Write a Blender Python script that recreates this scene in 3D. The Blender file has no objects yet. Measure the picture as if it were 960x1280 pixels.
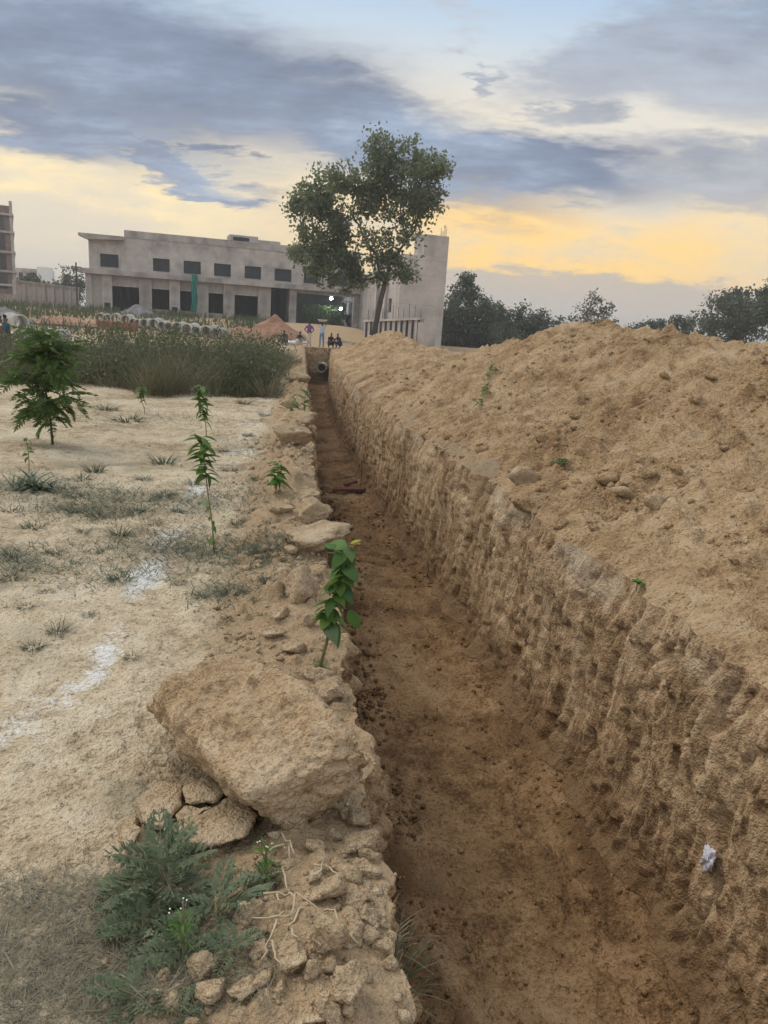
import bpy, bmesh, math, random
import numpy as np
from mathutils import Vector, Matrix, Quaternion

R = math.radians
SC = bpy.context.scene
COL = SC.collection
random.seed(7)
rng = np.random.default_rng(7)

# ------------------------------------------------------------------ camera
CAM_H, PITCH, ROLL, FPX = 1.6, R(14.0), R(3.7), 924.0
cam_d = bpy.data.cameras.new('camera')
cam = bpy.data.objects.new('camera', cam_d)
COL.objects.link(cam)
cam_d.sensor_fit = 'VERTICAL'
cam_d.sensor_height = 36.0
cam_d.lens = FPX / 1280.0 * 36.0
cam_d.clip_start = 0.05
cam_d.clip_end = 6000
cam.matrix_world = (Matrix.Translation((0, 0, CAM_H)) @ Matrix.Rotation(R(90) - PITCH, 4, 'X')
                    @ Matrix.Rotation(ROLL, 4, 'Z'))
SC.camera = cam


def ray(px, py):
    """direction (x, 1, z) seen at a pixel of the 960 x 1280 photograph"""
    x, y = px - 480, py - 640
    c, s = math.cos(ROLL), math.sin(ROLL)
    xr, yr = x * c + y * s, -x * s + y * c
    fy = math.cos(PITCH) * FPX - math.sin(PITCH) * yr
    fz = -math.sin(PITCH) * FPX - math.cos(PITCH) * yr
    return Vector((xr / fy, 1, fz / fy))


def P(px, py, z=0.0):
    r = ray(px, py)
    t = (z - CAM_H) / r.z
    return Vector((r.x * t, t, z))


def at(px, py, Y):
    r = ray(px, py)
    return Vector((r.x * Y, Y, r.z * Y + CAM_H))


# ------------------------------------------------------------------ sun, sky, exposure
SUN_AZ, SUN_EL = R(-62), R(48)
sun_d = bpy.data.lights.new('sun', 'SUN')
sun_d.energy = 1.5
sun_d.angle = R(40)
sun_d.color = (1.0, 0.92, 0.80)
sun = bpy.data.objects.new('sun', sun_d)
COL.objects.link(sun)
sdir = Vector((math.sin(SUN_AZ) * math.cos(SUN_EL), math.cos(SUN_AZ) * math.cos(SUN_EL), math.sin(SUN_EL)))
sun.rotation_euler = sdir.to_track_quat('Z', 'Y').to_euler()
sun.location = sdir * 60

SC.view_settings.view_transform = 'Standard'
SC.view_settings.look = 'None'
SC.view_settings.gamma = 1.0
SC.view_settings.use_curve_mapping = False
SC.view_settings.exposure = 0.36
SC.cycles.max_bounces = 4
SC.cycles.diffuse_bounces = 3
SC.cycles.transparent_max_bounces = 4
SC.cycles.adaptive_threshold = 0.02


class NB:
    """node-building helper"""
    def __init__(self, tree):
        self.t = tree
        self.t.nodes.clear()

    def n(self, typ, **kw):
        nd = self.t.nodes.new(typ)
        for k, v in kw.items():
            setattr(nd, k, v)
        return nd

    def put(self, sock, v):
        if isinstance(v, bpy.types.NodeSocket):
            self.t.links.new(v, sock)
        elif v is not None:
            if isinstance(v, (tuple, list)) and sock.type == 'RGBA' and len(v) == 3:
                v = (*v, 1)
            sock.default_value = v

    def m(self, op, a, b=None, c=None, clamp=False):
        nd = self.n('ShaderNodeMath', operation=op)
        nd.use_clamp = clamp
        self.put(nd.inputs[0], a)
        if b is not None:
            self.put(nd.inputs[1], b)
        if c is not None:
            self.put(nd.inputs[2], c)
        return nd.outputs[0]

    def sep(self, v):
        nd = self.n('ShaderNodeSeparateXYZ')
        self.put(nd.inputs[0], v)
        return nd.outputs

    def comb(self, x, y, z):
        nd = self.n('ShaderNodeCombineXYZ')
        for i, v in enumerate((x, y, z)):
            self.put(nd.inputs[i], v)
        return nd.outputs[0]

    def mapping(self, v, scale=(1, 1, 1), loc=(0, 0, 0), rot=(0, 0, 0)):
        nd = self.n('ShaderNodeMapping')
        self.put(nd.inputs[0], v)
        nd.inputs['Location'].default_value = loc
        nd.inputs['Rotation'].default_value = rot
        nd.inputs['Scale'].default_value = scale
        return nd.outputs[0]

    def noise(self, v, scale, detail=4, rough=0.55, dist=0.0, color=False, dim='3D'):
        nd = self.n('ShaderNodeTexNoise', noise_dimensions=dim)
        self.put(nd.inputs['Vector'], v)
        nd.inputs['Scale'].default_value = scale
        nd.inputs['Detail'].default_value = detail
        nd.inputs['Roughness'].default_value = rough
        nd.inputs['Distortion'].default_value = dist
        return nd.outputs[1 if color else 0]

    def voro(self, v, scale, feature='F1', out='Distance'):
        nd = self.n('ShaderNodeTexVoronoi', feature=feature)
        self.put(nd.inputs['Vector'], v)
        nd.inputs['Scale'].default_value = scale
        return nd.outputs[out]

    def ss(self, v, a, b):
        nd = self.n('ShaderNodeMapRange', interpolation_type='SMOOTHSTEP')
        self.put(nd.inputs[0], v)
        nd.inputs[1].default_value = a
        nd.inputs[2].default_value = b
        return nd.outputs[0]

    def ramp(self, fac, stops):
        nd = self.n('ShaderNodeValToRGB')
        self.put(nd.inputs[0], fac)
        cr = nd.color_ramp
        while len(cr.elements) < len(stops):
            cr.elements.new(0.5)
        for e, (p, c) in zip(cr.elements, stops):
            e.position = p
            e.color = (*c, 1) if len(c) == 3 else c
        return nd.outputs[0]

    def mix(self, fac, a, b, blend='MIX'):
        nd = self.n('ShaderNodeMix', data_type='RGBA', blend_type=blend)
        self.put(nd.inputs[0], fac)
        self.put(nd.inputs[6], a)
        self.put(nd.inputs[7], b)
        return nd.outputs[2]

    def bump(self, h, strength=0.5, dist=0.02, normal=None):
        nd = self.n('ShaderNodeBump')
        self.put(nd.inputs['Height'], h)
        nd.inputs['Strength'].default_value = strength
        nd.inputs['Distance'].default_value = dist
        if normal is not None:
            self.put(nd.inputs['Normal'], normal)
        return nd.outputs[0]

    def attr(self, name, out='Color'):
        nd = self.n('ShaderNodeAttribute')
        nd.attribute_name = name
        return nd.outputs[out]


def srgb(r, g, b):
    return tuple(((c / 255) / 12.92 if c / 255 <= 0.04045 else (((c / 255) + 0.055) / 1.055) ** 2.4) for c in (r, g, b))


def build_world():
    w = bpy.data.worlds.new('World')
    SC.world = w
    w.use_nodes = True
    b = NB(w.node_tree)
    co = b.n('ShaderNodeTexCoord').outputs['Generated']
    x, y, z = b.sep(co)
    zc = b.m('MAXIMUM', z, 0.0)
    # clouds lie on a layer overhead: project the view direction to it
    den = b.m('ADD', zc, 0.16)
    pv = b.comb(b.m('DIVIDE', x, den), b.m('DIVIDE', y, den), 0.0)
    n_fine = b.noise(b.mapping(pv, (1.3, 2.4, 1), (7.7, 0.4, 0), (0, 0, R(-14))), 1.35, 6, 0.64, 0.0, dim='2D')
    # coordinates of the western part of the sky
    ym = b.m('MAXIMUM', y, 0.15)
    a = b.m('DIVIDE', x, ym)
    e = b.m('DIVIDE', zc, ym)
    ae = b.comb(a, e, 0.0)
    stre = b.noise(b.mapping(ae, (1.2, 4.4, 1.0), (0.3, 0.9, 0), (0, 0, R(10))), 3.4, 6, 0.66, 0.0, dim='2D')
    aew = b.comb(b.m('ADD', a, b.m('MULTIPLY', b.m('SUBTRACT', n_fine, 0.5), 0.30)),
                 b.m('ADD', e, b.m('MULTIPLY', b.m('SUBTRACT', stre, 0.5), 0.10)), 0.0)

    def blob(px, py, rx, ry, ang, warp=True):
        c = ray(px, py)
        nd = b.n('ShaderNodeMapping', vector_type='TEXTURE')
        b.put(nd.inputs[0], aew if warp else ae)
        nd.inputs['Location'].default_value = (c.x, c.z, 0)
        nd.inputs['Rotation'].default_value = (0, 0, R(3.7) - R(ang))
        nd.inputs['Scale'].default_value = (rx / FPX, ry / FPX, 1)
        ln = b.n('ShaderNodeVectorMath', operation='LENGTH')
        b.put(ln.inputs[0], nd.outputs[0])
        return b.m('SUBTRACT', 1.0, ln.outputs['Value'])

    def union(bl):
        o = bl[0]
        for q in bl[1:]:
            o = b.m('MAXIMUM', o, q)
        return o
    front = b.ss(y, 0.10, 0.35)
    # clear air behind the clouds
    base = b.ramp(e, [(0.0, srgb(192, 184, 174)), (0.06, srgb(206, 197, 182)), (0.16, srgb(226, 211, 182)),
                      (0.27, srgb(222, 214, 198)), (0.35, srgb(186, 201, 214)), (0.45, srgb(142, 178, 216)), (1.0, srgb(122, 164, 216))])
    glow = b.ss(blob(670, 312, 450, 112, 3, False), 0.0, 0.85)
    base = b.mix(b.m('MULTIPLY', glow, b.ss(stre, 0.22, 0.62)), base, srgb(255, 210, 124))
    glow2 = b.ss(blob(60, 225, 440, 95, 8, False), 0.0, 0.9)
    base = b.mix(b.m('MULTIPLY', glow2, b.ss(stre, 0.44, 0.66)), base, srgb(248, 224, 172))
    glow3 = b.ss(blob(790, 200, 190, 100, 0, False), 0.0, 0.8)
    base = b.mix(b.m('MULTIPLY', glow3, 0.7), base, srgb(214, 210, 202))
    # thin streaks
    thin = b.m('MULTIPLY', b.ss(stre, 0.48, 0.30), b.m('MULTIPLY', b.ss(e, 0.08, 0.20), b.ss(e, 0.50, 0.34)))
    base = b.mix(b.m('MULTIPLY', thin, 0.62), base, srgb(182, 180, 182))
    # heavy grey bands, one from the upper left across to the right
    heavy = union([blob(130, 88, 420, 100, 8), blob(450, 152, 290, 64, 20), blob(650, 206, 205, 38, 13), blob(545, 178, 190, 50, 19),
                   blob(190, 185, 175, 24, 20), blob(285, 240, 75, 8, 8), blob(30, 150, 170, 40, 14)])
    right = union([blob(790, 78, 230, 50, -8), blob(950, 60, 230, 115, 0), blob(712, 132, 66, 30, -12),
                   blob(600, 95, 40, 14, -30), blob(915, 215, 190, 62, 10), blob(960, 185, 110, 30, 5)])
    fn = b.m('SUBTRACT', n_fine, 0.5)
    hv = b.m('ADD', heavy, b.m('MULTIPLY', fn, 0.75))
    rv = b.m('ADD', right, b.m('MULTIPLY', fn, 1.2))
    hmask = b.m('MULTIPLY', b.ss(hv, -0.16, 0.58), 0.95)
    rmask = b.m('MULTIPLY', b.ss(rv, 0.02, 0.72), 0.78)
    tone = b.m('ADD', b.m('MULTIPLY', n_fine, 0.6), b.m('MULTIPLY', stre, 0.4))
    hc = b.ramp(tone, [(0.34, srgb(104, 116, 138)), (0.5, srgb(120, 134, 158)), (0.66, srgb(150, 166, 190))])
    rc = b.ramp(tone, [(0.34, srgb(122, 131, 150)), (0.66, srgb(166, 174, 188))])
    sky_f = b.mix(rmask, base, rc)
    sky_f = b.mix(hmask, sky_f, hc)
    bank = b.ss(b.m('ADD', union([blob(830, 398, 400, 54, 4), blob(600, 405, 240, 64, 4)]), b.m('MULTIPLY', fn, 0.3)), -0.04, 0.20)
    sky_f = b.mix(b.m('MULTIPLY', bank, 0.80), sky_f, b.ramp(e, [(0.0, srgb(188, 180, 174)), (0.09, srgb(174, 169, 166))]))
    # the rest of the dome: broken evening cloud over pale blue
    cov = b.ss(n_fine, 0.40, 0.62)
    rest = b.mix(cov, srgb(196, 212, 228), b.ramp(n_fine, [(0.3, srgb(188, 190, 196)), (0.7, srgb(230, 228, 224))]))
    rest = b.mix(b.ss(z, 0.30, 0.0), rest, srgb(214, 204, 192))
    infr = b.m('MULTIPLY', front, b.m('SUBTRACT', 1.0, b.ss(e, 0.80, 1.3)))
    skyc = b.mix(infr, rest, sky_f)
    sky = b.n('ShaderNodeTexSky', sky_type='NISHITA')
    sky.sun_disc = False
    sky.sun_elevation = SUN_EL
    sky.sun_rotation = SUN_AZ
    sky.dust_density = 4.0
    bg1 = b.n('ShaderNodeBackground')
    b.put(bg1.inputs[0], sky.outputs[0])
    bg1.inputs[1].default_value = 0.06
    bg2 = b.n('ShaderNodeBackground')
    b.put(bg2.inputs[0], skyc)
    bg2.inputs[1].default_value = 1.0
    mx = b.n('ShaderNodeMixShader')
    mx.inputs[0].default_value = 0.94
    b.t.links.new(bg1.outputs[0], mx.inputs[1])
    b.t.links.new(bg2.outputs[0], mx.inputs[2])
    out = b.n('ShaderNodeOutputWorld')
    b.t.links.new(mx.outputs[0], out.inputs[0])
    w.cycles.sampling_method = 'MANUAL'
    w.cycles.sample_map_resolution = 512


build_world()


# ------------------------------------------------------------------ numpy noise
def _hash(ix, iy, iz, seed):
    h = (ix.astype(np.uint32) * np.uint32(374761393) + iy.astype(np.uint32) * np.uint32(668265263)
         + iz * np.uint32(2147483647 & 1274126177) + np.uint32((seed * 974711 + 12345) & 0xffffffff))
    h = (h ^ (h >> np.uint32(13))) * np.uint32(1274126177)
    h = (h ^ (h >> np.uint32(16))) * np.uint32(2246822519)
    return h ^ (h >> np.uint32(15))


def _u(h):
    return (h & np.uint32(0xffffff)).astype(np.float32) / np.float32(0xffffff)


def p2(x, y, seed=0):
    """gradient noise, about -1..1"""
    x = np.asarray(x, np.float64); y = np.asarray(y, np.float64)
    x0 = np.floor(x); y0 = np.floor(y)
    fx = (x - x0).astype(np.float32); fy = (y - y0).astype(np.float32)
    ix = x0.astype(np.int64); iy = y0.astype(np.int64)
    ux = fx * fx * fx * (fx * (fx * 6 - 15) + 10); uy = fy * fy * fy * (fy * (fy * 6 - 15) + 10)
    z = np.uint32(0)

    def g(dx, dy):
        a = _u(_hash(ix + dx, iy + dy, z, seed)) * np.float32(2 * math.pi)
        return np.cos(a) * (fx - dx) + np.sin(a) * (fy - dy)
    a = g(0, 0); bq = g(1, 0); c = g(0, 1); d = g(1, 1)
    return ((a + (bq - a) * ux) * (1 - uy) + (c + (d - c) * ux) * uy) * 1.5


def fbm(x, y, octv=4, seed=0, lac=2.03, gain=0.5):
    s = 0; a = 1.0
    for i in range(octv):
        s = s + a * p2(x, y, seed + i * 17)
        x = x * lac + 3.7; y = y * lac + 1.3; a *= gain
    return s


def p3(x, y, z, seed=0):
    x = np.asarray(x, np.float64); y = np.asarray(y, np.float64); z = np.asarray(z, np.float64)
    x0 = np.floor(x); y0 = np.floor(y); z0 = np.floor(z)
    fx = x - x0; fy = y - y0; fz = z - z0
    ix = x0.astype(np.int64); iy = y0.astype(np.int64); iz = z0.astype(np.int64)
    ux = fx * fx * (3 - 2 * fx); uy = fy * fy * (3 - 2 * fy); uz = fz * fz * (3 - 2 * fz)

    def g(a, b, c):
        return _u(_hash(ix + a, iy + b, ((iz + c).astype(np.uint32)), seed)) * 2 - 1
    l = lambda a, b, t: a + (b - a) * t
    return l(l(l(g(0, 0, 0), g(1, 0, 0), ux), l(g(0, 1, 0), g(1, 1, 0), ux), uy),
             l(l(g(0, 0, 1), g(1, 0, 1), ux), l(g(0, 1, 1), g(1, 1, 1), ux), uy), uz)


def fbm3(v, scale, octv=4, seed=0, gain=0.5):
    x, y, z = (v * scale).T
    s = 0; a = 1.0
    for i in range(octv):
        s = s + a * p3(x, y, z, seed + 13 * i)
        x = x * 2.03 + 3.1; y = y * 2.03 + 7.7; z = z * 2.03 + 1.9; a *= gain
    return s


def clods(x, y, S, seed=0, dens=0.6, rmin=0.18, rmax=0.5):
    """rounded lumps strewn at spacing S, height in metres"""
    X = np.asarray(x, np.float64) / S; Y = np.asarray(y, np.float64) / S
    ix = np.floor(X).astype(np.int64); iy = np.floor(Y).astype(np.int64)
    out = np.zeros(X.shape, np.float32)
    z = np.uint32(0)
    for dx in (-1, 0, 1):
        for dy in (-1, 0, 1):
            cx = ix + dx; cy = iy + dy
            h1 = _u(_hash(cx, cy, z, seed)); h2 = _u(_hash(cx, cy, z, seed + 5)); h3 = _u(_hash(cx, cy, z, seed + 9))
            h4 = _u(_hash(cx, cy, z, seed + 11))
            r = rmin + (rmax - rmin) * h3 * h3
            ex = X - (cx + h1); ey = Y - (cy + h2)
            an = h4 * 6.28
            ca, sa = np.cos(an), np.sin(an)
            q = ((ex * ca + ey * sa) ** 2 + ((ey * ca - ex * sa) * 1.4) ** 2) / (r * r)
            hh = np.clip(2.2 * (1 - q), 0, 1) ** 0.7 * (1.15 - 0.3 * q) * r * 0.62 * (h4 < dens)
            out = np.maximum(out, hh.astype(np.float32))
    return out * S


def sm(v, a, b):
    t = np.clip((v - a) / (b - a), 0, 1)
    return t * t * (3 - 2 * t)


# ------------------------------------------------------------------ scene helpers
def tag(o, label=None, cat=None, group=None, kind=None):
    if label: o['label'] = label
    if cat: o['category'] = cat
    if group: o['group'] = group
    if kind: o['kind'] = kind
    return o


def empty(name, loc=(0, 0, 0), rz=0.0):
    o = bpy.data.objects.new(name, None)
    COL.objects.link(o)
    o.location = loc
    o.rotation_euler = (0, 0, rz)
    o.empty_display_size = 0.1
    return o


def link(name, me, parent=None, loc=None, rot=None, scale=None):
    o = bpy.data.objects.new(name, me)
    COL.objects.link(o)
    if parent is not None: o.parent = parent
    if loc is not None: o.location = loc
    if rot is not None: o.rotation_euler = rot
    if scale is not None: o.scale = (scale,) * 3 if isinstance(scale, (int, float)) else scale
    return o


def mesh_np(name, V, F, mats, smooth=True, mi=None):
    """V (n,3); F (m,3) or (m,4) int array"""
    V = np.asarray(V, np.float32); F = np.asarray(F, np.int32)
    me = bpy.data.meshes.new(name)
    me.vertices.add(len(V)); me.vertices.foreach_set('co', V.ravel())
    k = F.shape[1]
    me.loops.add(F.size); me.loops.foreach_set('vertex_index', F.ravel())
    me.polygons.add(len(F))
    me.polygons.foreach_set('loop_start', np.arange(0, F.size, k, dtype=np.int32))
    if smooth: me.polygons.foreach_set('use_smooth', np.ones(len(F), bool))
    for mt in (mats if isinstance(mats, (list, tuple)) else [mats]):
        me.materials.append(mt)
    if mi is not None: me.polygons.foreach_set('material_index', np.asarray(mi, np.int32))
    me.update(calc_edges=True)
    me.validate()
    return me


def grid_faces(r, c):
    i = np.arange(r * c).reshape(r, c)
    return np.stack([i[:-1, :-1], i[:-1, 1:], i[1:, 1:], i[1:, :-1]], -1).reshape(-1, 4)


class MB:
    """collects pieces into one mesh"""
    def __init__(self):
        self.v = []; self.f = []; self.m = []; self.mat = 0

    def add(self, vs, fs):
        o = len(self.v)
        self.v += [tuple(p) for p in vs]
        for q in fs:
            self.f.append(tuple(i + o for i in q)); self.m.append(self.mat)
        return self

    def box(self, x0, x1, y0, y1, z0, z1):
        v = [(x, y, z) for z in (z0, z1) for y in (y0, y1) for x in (x0, x1)]
        return self.add(v, [(0, 2, 3, 1), (4, 5, 7, 6), (0, 1, 5, 4), (2, 6, 7, 3), (0, 4, 6, 2), (1, 3, 7, 5)])

    def tube(self, pts, rad, n=6, cap=True):
        pts = [Vector(p) for p in pts]
        if not isinstance(rad, (list, tuple)): rad = [rad] * len(pts)
        vs = []; ref = Vector((0.13, 0.31, 0.94))
        for i, p in enumerate(pts):
            d = (pts[min(i + 1, len(pts) - 1)] - pts[max(i - 1, 0)]).normalized()
            a = d.cross(ref)
            if a.length < 1e-3: a = d.cross(Vector((1, 0, 0)))
            a.normalize(); bq = d.cross(a)
            for k in range(n):
                t = 2 * math.pi * k / n
                vs.append(p + (a * math.cos(t) + bq * math.sin(t)) * rad[i])
        fs = [(i * n + k, i * n + (k + 1) % n, (i + 1) * n + (k + 1) % n, (i + 1) * n + k)
              for i in range(len(pts) - 1) for k in range(n)]
        if cap:
            fs += [tuple(reversed(range(n))), tuple(range((len(pts) - 1) * n, len(pts) * n))]
        return self.add(vs, fs)

    def lathe(self, prof, n=20, axis='z', closed=False):
        vs = []
        for (r, h) in prof:
            for k in range(n):
                t = 2 * math.pi * k / n
                c, s = r * math.cos(t), r * math.sin(t)
                vs.append((c, s, h) if axis == 'z' else ((c, h, s) if axis == 'y' else (h, c, s)))
        m = len(prof)
        fs = []
        for i in range(m if closed else m - 1):
            j = (i + 1) % m
            for k in range(n):
                fs.append((i * n + k, i * n + (k + 1) % n, j * n + (k + 1) % n, j * n + k))
        return self.add(vs, fs)

    def mesh(self, name, mats, smooth=False, bevel=0.0):
        me = bpy.data.meshes.new(name)
        me.from_pydata(self.v, [], self.f)
        for mt in (mats if isinstance(mats, (list, tuple)) else [mats]): me.materials.append(mt)
        me.polygons.foreach_set('material_index', self.m)
        if bevel > 0:
            bm = bmesh.new(); bm.from_mesh(me)
            bmesh.ops.bevel(bm, geom=bm.edges[:], offset=bevel, segments=1, affect='EDGES')
            bm.to_mesh(me); bm.free()
        if smooth: me.polygons.foreach_set('use_smooth', [True] * len(me.polygons))
        me.update()
        return me

    def obj(self, name, mats, parent=None, smooth=False, bevel=0.0, **k):
        return link(name, self.mesh(name, mats, smooth, bevel), parent, **k)


def bake(obj):
    """mesh of an object with its modifiers applied"""
    dg = bpy.context.evaluated_depsgraph_get()
    dg.update()
    me = bpy.data.meshes.new_from_object(obj.evaluated_get(dg))
    return me


# ------------------------------------------------------------------ materials
MATS = {}


def material(name):
    mt = bpy.data.materials.new(name)
    mt.use_nodes = True
    b = NB(mt.node_tree)
    b.bs = b.n('ShaderNodeBsdfPrincipled')
    out = b.n('ShaderNodeOutputMaterial')
    b.t.links.new(b.bs.outputs[0], out.inputs[0])
    b.bs.inputs['Specular IOR Level'].default_value = 0.2
    b.bs.inputs['Roughness'].default_value = 0.9
    MATS[name] = mt
    return mt, b


def plain(name, col, rough=0.8, var=0.25, scale=8.0, spec=0.25, metal=0.0, bump=0.0, emit=None):
    mt, b = material(name)
    co = b.n('ShaderNodeTexCoord').outputs['Object']
    n = b.noise(co, scale, 5, 0.6)
    oi = b.n('ShaderNodeObjectInfo').outputs['Random']
    d = tuple(c * (1 - var) for c in col); l = tuple(min(1, c * (1 + var)) for c in col)
    c = b.ramp(n, [(0.3, d), (0.7, l)])
    b.put(b.bs.inputs['Base Color'], c)
    b.bs.inputs['Roughness'].default_value = rough
    b.bs.inputs['Specular IOR Level'].default_value = spec
    b.bs.inputs['Metallic'].default_value = metal
    if bump: b.put(b.bs.inputs['Normal'], b.bump(n, bump, 0.01))
    if emit:
        b.put(b.bs.inputs['Emission Color'], (*emit[0], 1)); b.bs.inputs['Emission Strength'].default_value = emit[1]
    return mt


def leafmat(name, cols, trans=0.3, rough=0.55):
    """cols: list of albedos spread leaf by leaf"""
    mt, b = material(name)
    geo = b.n('ShaderNodeNewGeometry')
    oi = b.n('ShaderNodeObjectInfo').outputs['Random']
    r = b.m('FRACT', b.m('ADD', geo.outputs['Random Per Island'], oi))
    n = len(cols)
    c = b.ramp(r, [(i / max(1, n - 1), q) for i, q in enumerate(cols)])
    nz = b.noise(b.n('ShaderNodeTexCoord').outputs['Object'], 30, 2)
    c = b.mix(0.35, c, b.mix(nz, tuple(q * 0.5 for q in cols[0]), tuple(min(1, q * 1.5) for q in cols[-1])))
    b.put(b.bs.inputs['Base Color'], c)
    b.bs.inputs['Roughness'].default_value = rough
    b.bs.inputs['Specular IOR Level'].default_value = 0.3
    tr = b.n('ShaderNodeBsdfTranslucent')
    b.put(tr.inputs[0], c)
    mx = b.n('ShaderNodeMixShader'); mx.inputs[0].default_value = trans
    b.t.links.new(b.bs.outputs[0], mx.inputs[1]); b.t.links.new(tr.outputs[0], mx.inputs[2])
    out = [q for q in b.t.nodes if q.type == 'OUTPUT_MATERIAL'][0]
    b.t.links.new(mx.outputs[0], out.inputs[0])
    return mt


def soil(name, dark, mid, light, streak=None, mask=None, fine=1.0, bumps=1.0, relief=0.055):
    """dry or damp earth; mask = what the vertex colours (r, g, b) blend in"""
    mt, b = material(name)
    co = b.n('ShaderNodeTexCoord').outputs['Object']
    big = b.noise(co, 0.9, 2, 0.6)
    med = b.noise(co, 7.0 * fine, 4, 0.65)
    fin = b.noise(co, 45.0 * fine, 3, 0.75)
    grit = b.voro(co, 70.0 * fine)
    f = b.m('ADD', b.m('MULTIPLY', big, 0.40), b.m('ADD', b.m('MULTIPLY', med, 0.38), b.m('MULTIPLY', fin, 0.22)))
    h = b.m('ADD', b.m('MULTIPLY', med, 0.6), b.m('ADD', b.m('MULTIPLY', fin, 0.5), b.m('MULTIPLY', grit, -0.12)))
    if streak:
        sv = b.mapping(co, streak)
        s1 = b.noise(sv, 1.0, 3, 0.6)
        s2 = b.noise(sv, 2.7, 3, 0.65)
        f = b.m('ADD', b.m('MULTIPLY', f, 0.55), b.m('ADD', b.m('MULTIPLY', s1, 0.28), b.m('MULTIPLY', s2, 0.17)))
        h = b.m('ADD', h, b.m('MULTIPLY', s2, 0.8))
    c = b.ramp(f, [(0.40, dark), (0.50, mid), (0.60, light)])
    if streak:
        c = b.mix(b.m('MULTIPLY', b.ss(s2, 0.56, 0.72), 0.6), c, tuple(q * 1.12 for q in light))
        c = b.mix(b.m('MULTIPLY', b.ss(med, 0.46, 0.30), 0.7), c, tuple(q * 0.6 for q in dark))
    c = b.mix(b.m('MULTIPLY', b.ss(fin, 0.54, 0.72), 0.5), c, light)
    c = b.mix(b.m('MULTIPLY', b.ss(fin, 0.46, 0.30), 0.65), c, tuple(q * 0.5 for q in dark))  # dark specks: the shade of soil pores painted into the colour
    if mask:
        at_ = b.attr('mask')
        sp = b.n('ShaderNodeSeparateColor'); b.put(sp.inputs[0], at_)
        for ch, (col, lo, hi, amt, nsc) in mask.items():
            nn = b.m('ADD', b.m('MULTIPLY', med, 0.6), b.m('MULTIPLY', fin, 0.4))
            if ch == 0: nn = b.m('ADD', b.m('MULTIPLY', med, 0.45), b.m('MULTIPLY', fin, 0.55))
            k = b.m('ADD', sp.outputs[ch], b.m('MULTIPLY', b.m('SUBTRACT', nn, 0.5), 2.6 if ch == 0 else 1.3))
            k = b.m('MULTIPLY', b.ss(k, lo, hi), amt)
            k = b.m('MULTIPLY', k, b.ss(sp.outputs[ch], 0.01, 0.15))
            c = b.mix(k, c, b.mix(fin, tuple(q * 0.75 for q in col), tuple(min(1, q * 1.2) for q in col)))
    b.put(b.bs.inputs['Base Color'], c)
    b.bs.inputs['Roughness'].default_value = 0.95
    b.bs.inputs['Specular IOR Level'].default_value = 0.12
    b.put(b.bs.inputs['Normal'], b.bump(h, 1.0 * bumps, relief))
    return mt


PALE_D, PALE_M, PALE_L = (0.32, 0.235, 0.145), (0.56, 0.445, 0.295), (0.69, 0.58, 0.42)
M_ground = soil('pale_soil', PALE_D, PALE_M, PALE_L, mask={
    0: ((0.84, 0.83, 0.81), 0.26, 0.90, 0.8, 26.0),
    1: ((0.22, 0.195, 0.13), 0.30, 0.95, 0.72, 9.0),
    2: ((0.42, 0.29, 0.17), 0.2, 0.7, 0.85, 6.0)})
M_mound = soil('spoil_soil', (0.26, 0.158, 0.078), (0.475, 0.318, 0.175), (0.60, 0.435, 0.265), fine=0.7, relief=0.12, mask={
    1: ((0.38, 0.30, 0.20), 0.3, 0.8, 0.7, 5.0)})
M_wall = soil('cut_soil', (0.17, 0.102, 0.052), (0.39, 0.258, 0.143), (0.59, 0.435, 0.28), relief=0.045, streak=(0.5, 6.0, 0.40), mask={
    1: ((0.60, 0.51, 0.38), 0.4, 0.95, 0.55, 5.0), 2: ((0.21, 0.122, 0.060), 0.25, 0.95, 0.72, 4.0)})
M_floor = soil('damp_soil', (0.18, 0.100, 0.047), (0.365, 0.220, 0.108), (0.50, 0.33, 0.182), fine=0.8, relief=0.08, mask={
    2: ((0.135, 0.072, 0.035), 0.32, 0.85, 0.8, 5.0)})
M_clod = soil('clod_soil', (0.36, 0.25, 0.145), (0.52, 0.385, 0.24), (0.64, 0.50, 0.34), fine=1.3)
M_boulder = soil('boulder_soil', (0.35, 0.23, 0.13), (0.51, 0.36, 0.215), (0.62, 0.47, 0.31), fine=1.2, bumps=1.0)
M_dampclod = soil('damp_clod_soil', (0.13, 0.075, 0.04), (0.20, 0.12, 0.065), (0.28, 0.175, 0.10))
M_redheap = soil('red_heap_soil', (0.24, 0.13, 0.08), (0.36, 0.20, 0.13), (0.44, 0.27, 0.18))
M_greyheap = soil('grey_heap_gravel', (0.16, 0.15, 0.15), (0.23, 0.215, 0.21), (0.30, 0.285, 0.27))

# ------------------------------------------------------------------ terrain
_yl = np.array([-30, -6, 1.41, 1.72, 2.26, 3.07, 4.04, 5.31, 8.04, 13.09, 23.1, 34, 45.8, 52])
_xl = np.array([3.2, 0.80, 0.12, 0.08, 0.03, -0.10, -0.26, -0.45, -0.82, -1.43, -2.68, -4.0, -5.45, -6.2])
_yr = np.array([-30, -6, 1.0, 3.44, 4.09, 5.37, 6.52, 8.69, 11.87, 15.9, 24.3, 34.8, 45, 52])
_xr = np.array([5.6, 3.0, 2.25, 1.99, 1.90, 1.70, 1.50, 1.10, 0.47, -0.27, -1.50, -2.75, -3.7, -4.25])
_yd = np.linspace(-30, 52, 1641)


def _smooth(v, s):
    k = np.exp(-0.5 * (np.arange(-60, 61) * 0.05 / s) ** 2); k /= k.sum()
    return np.convolve(np.pad(v, 60, mode='reflect', reflect_type='odd'), k, mode='valid')


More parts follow.
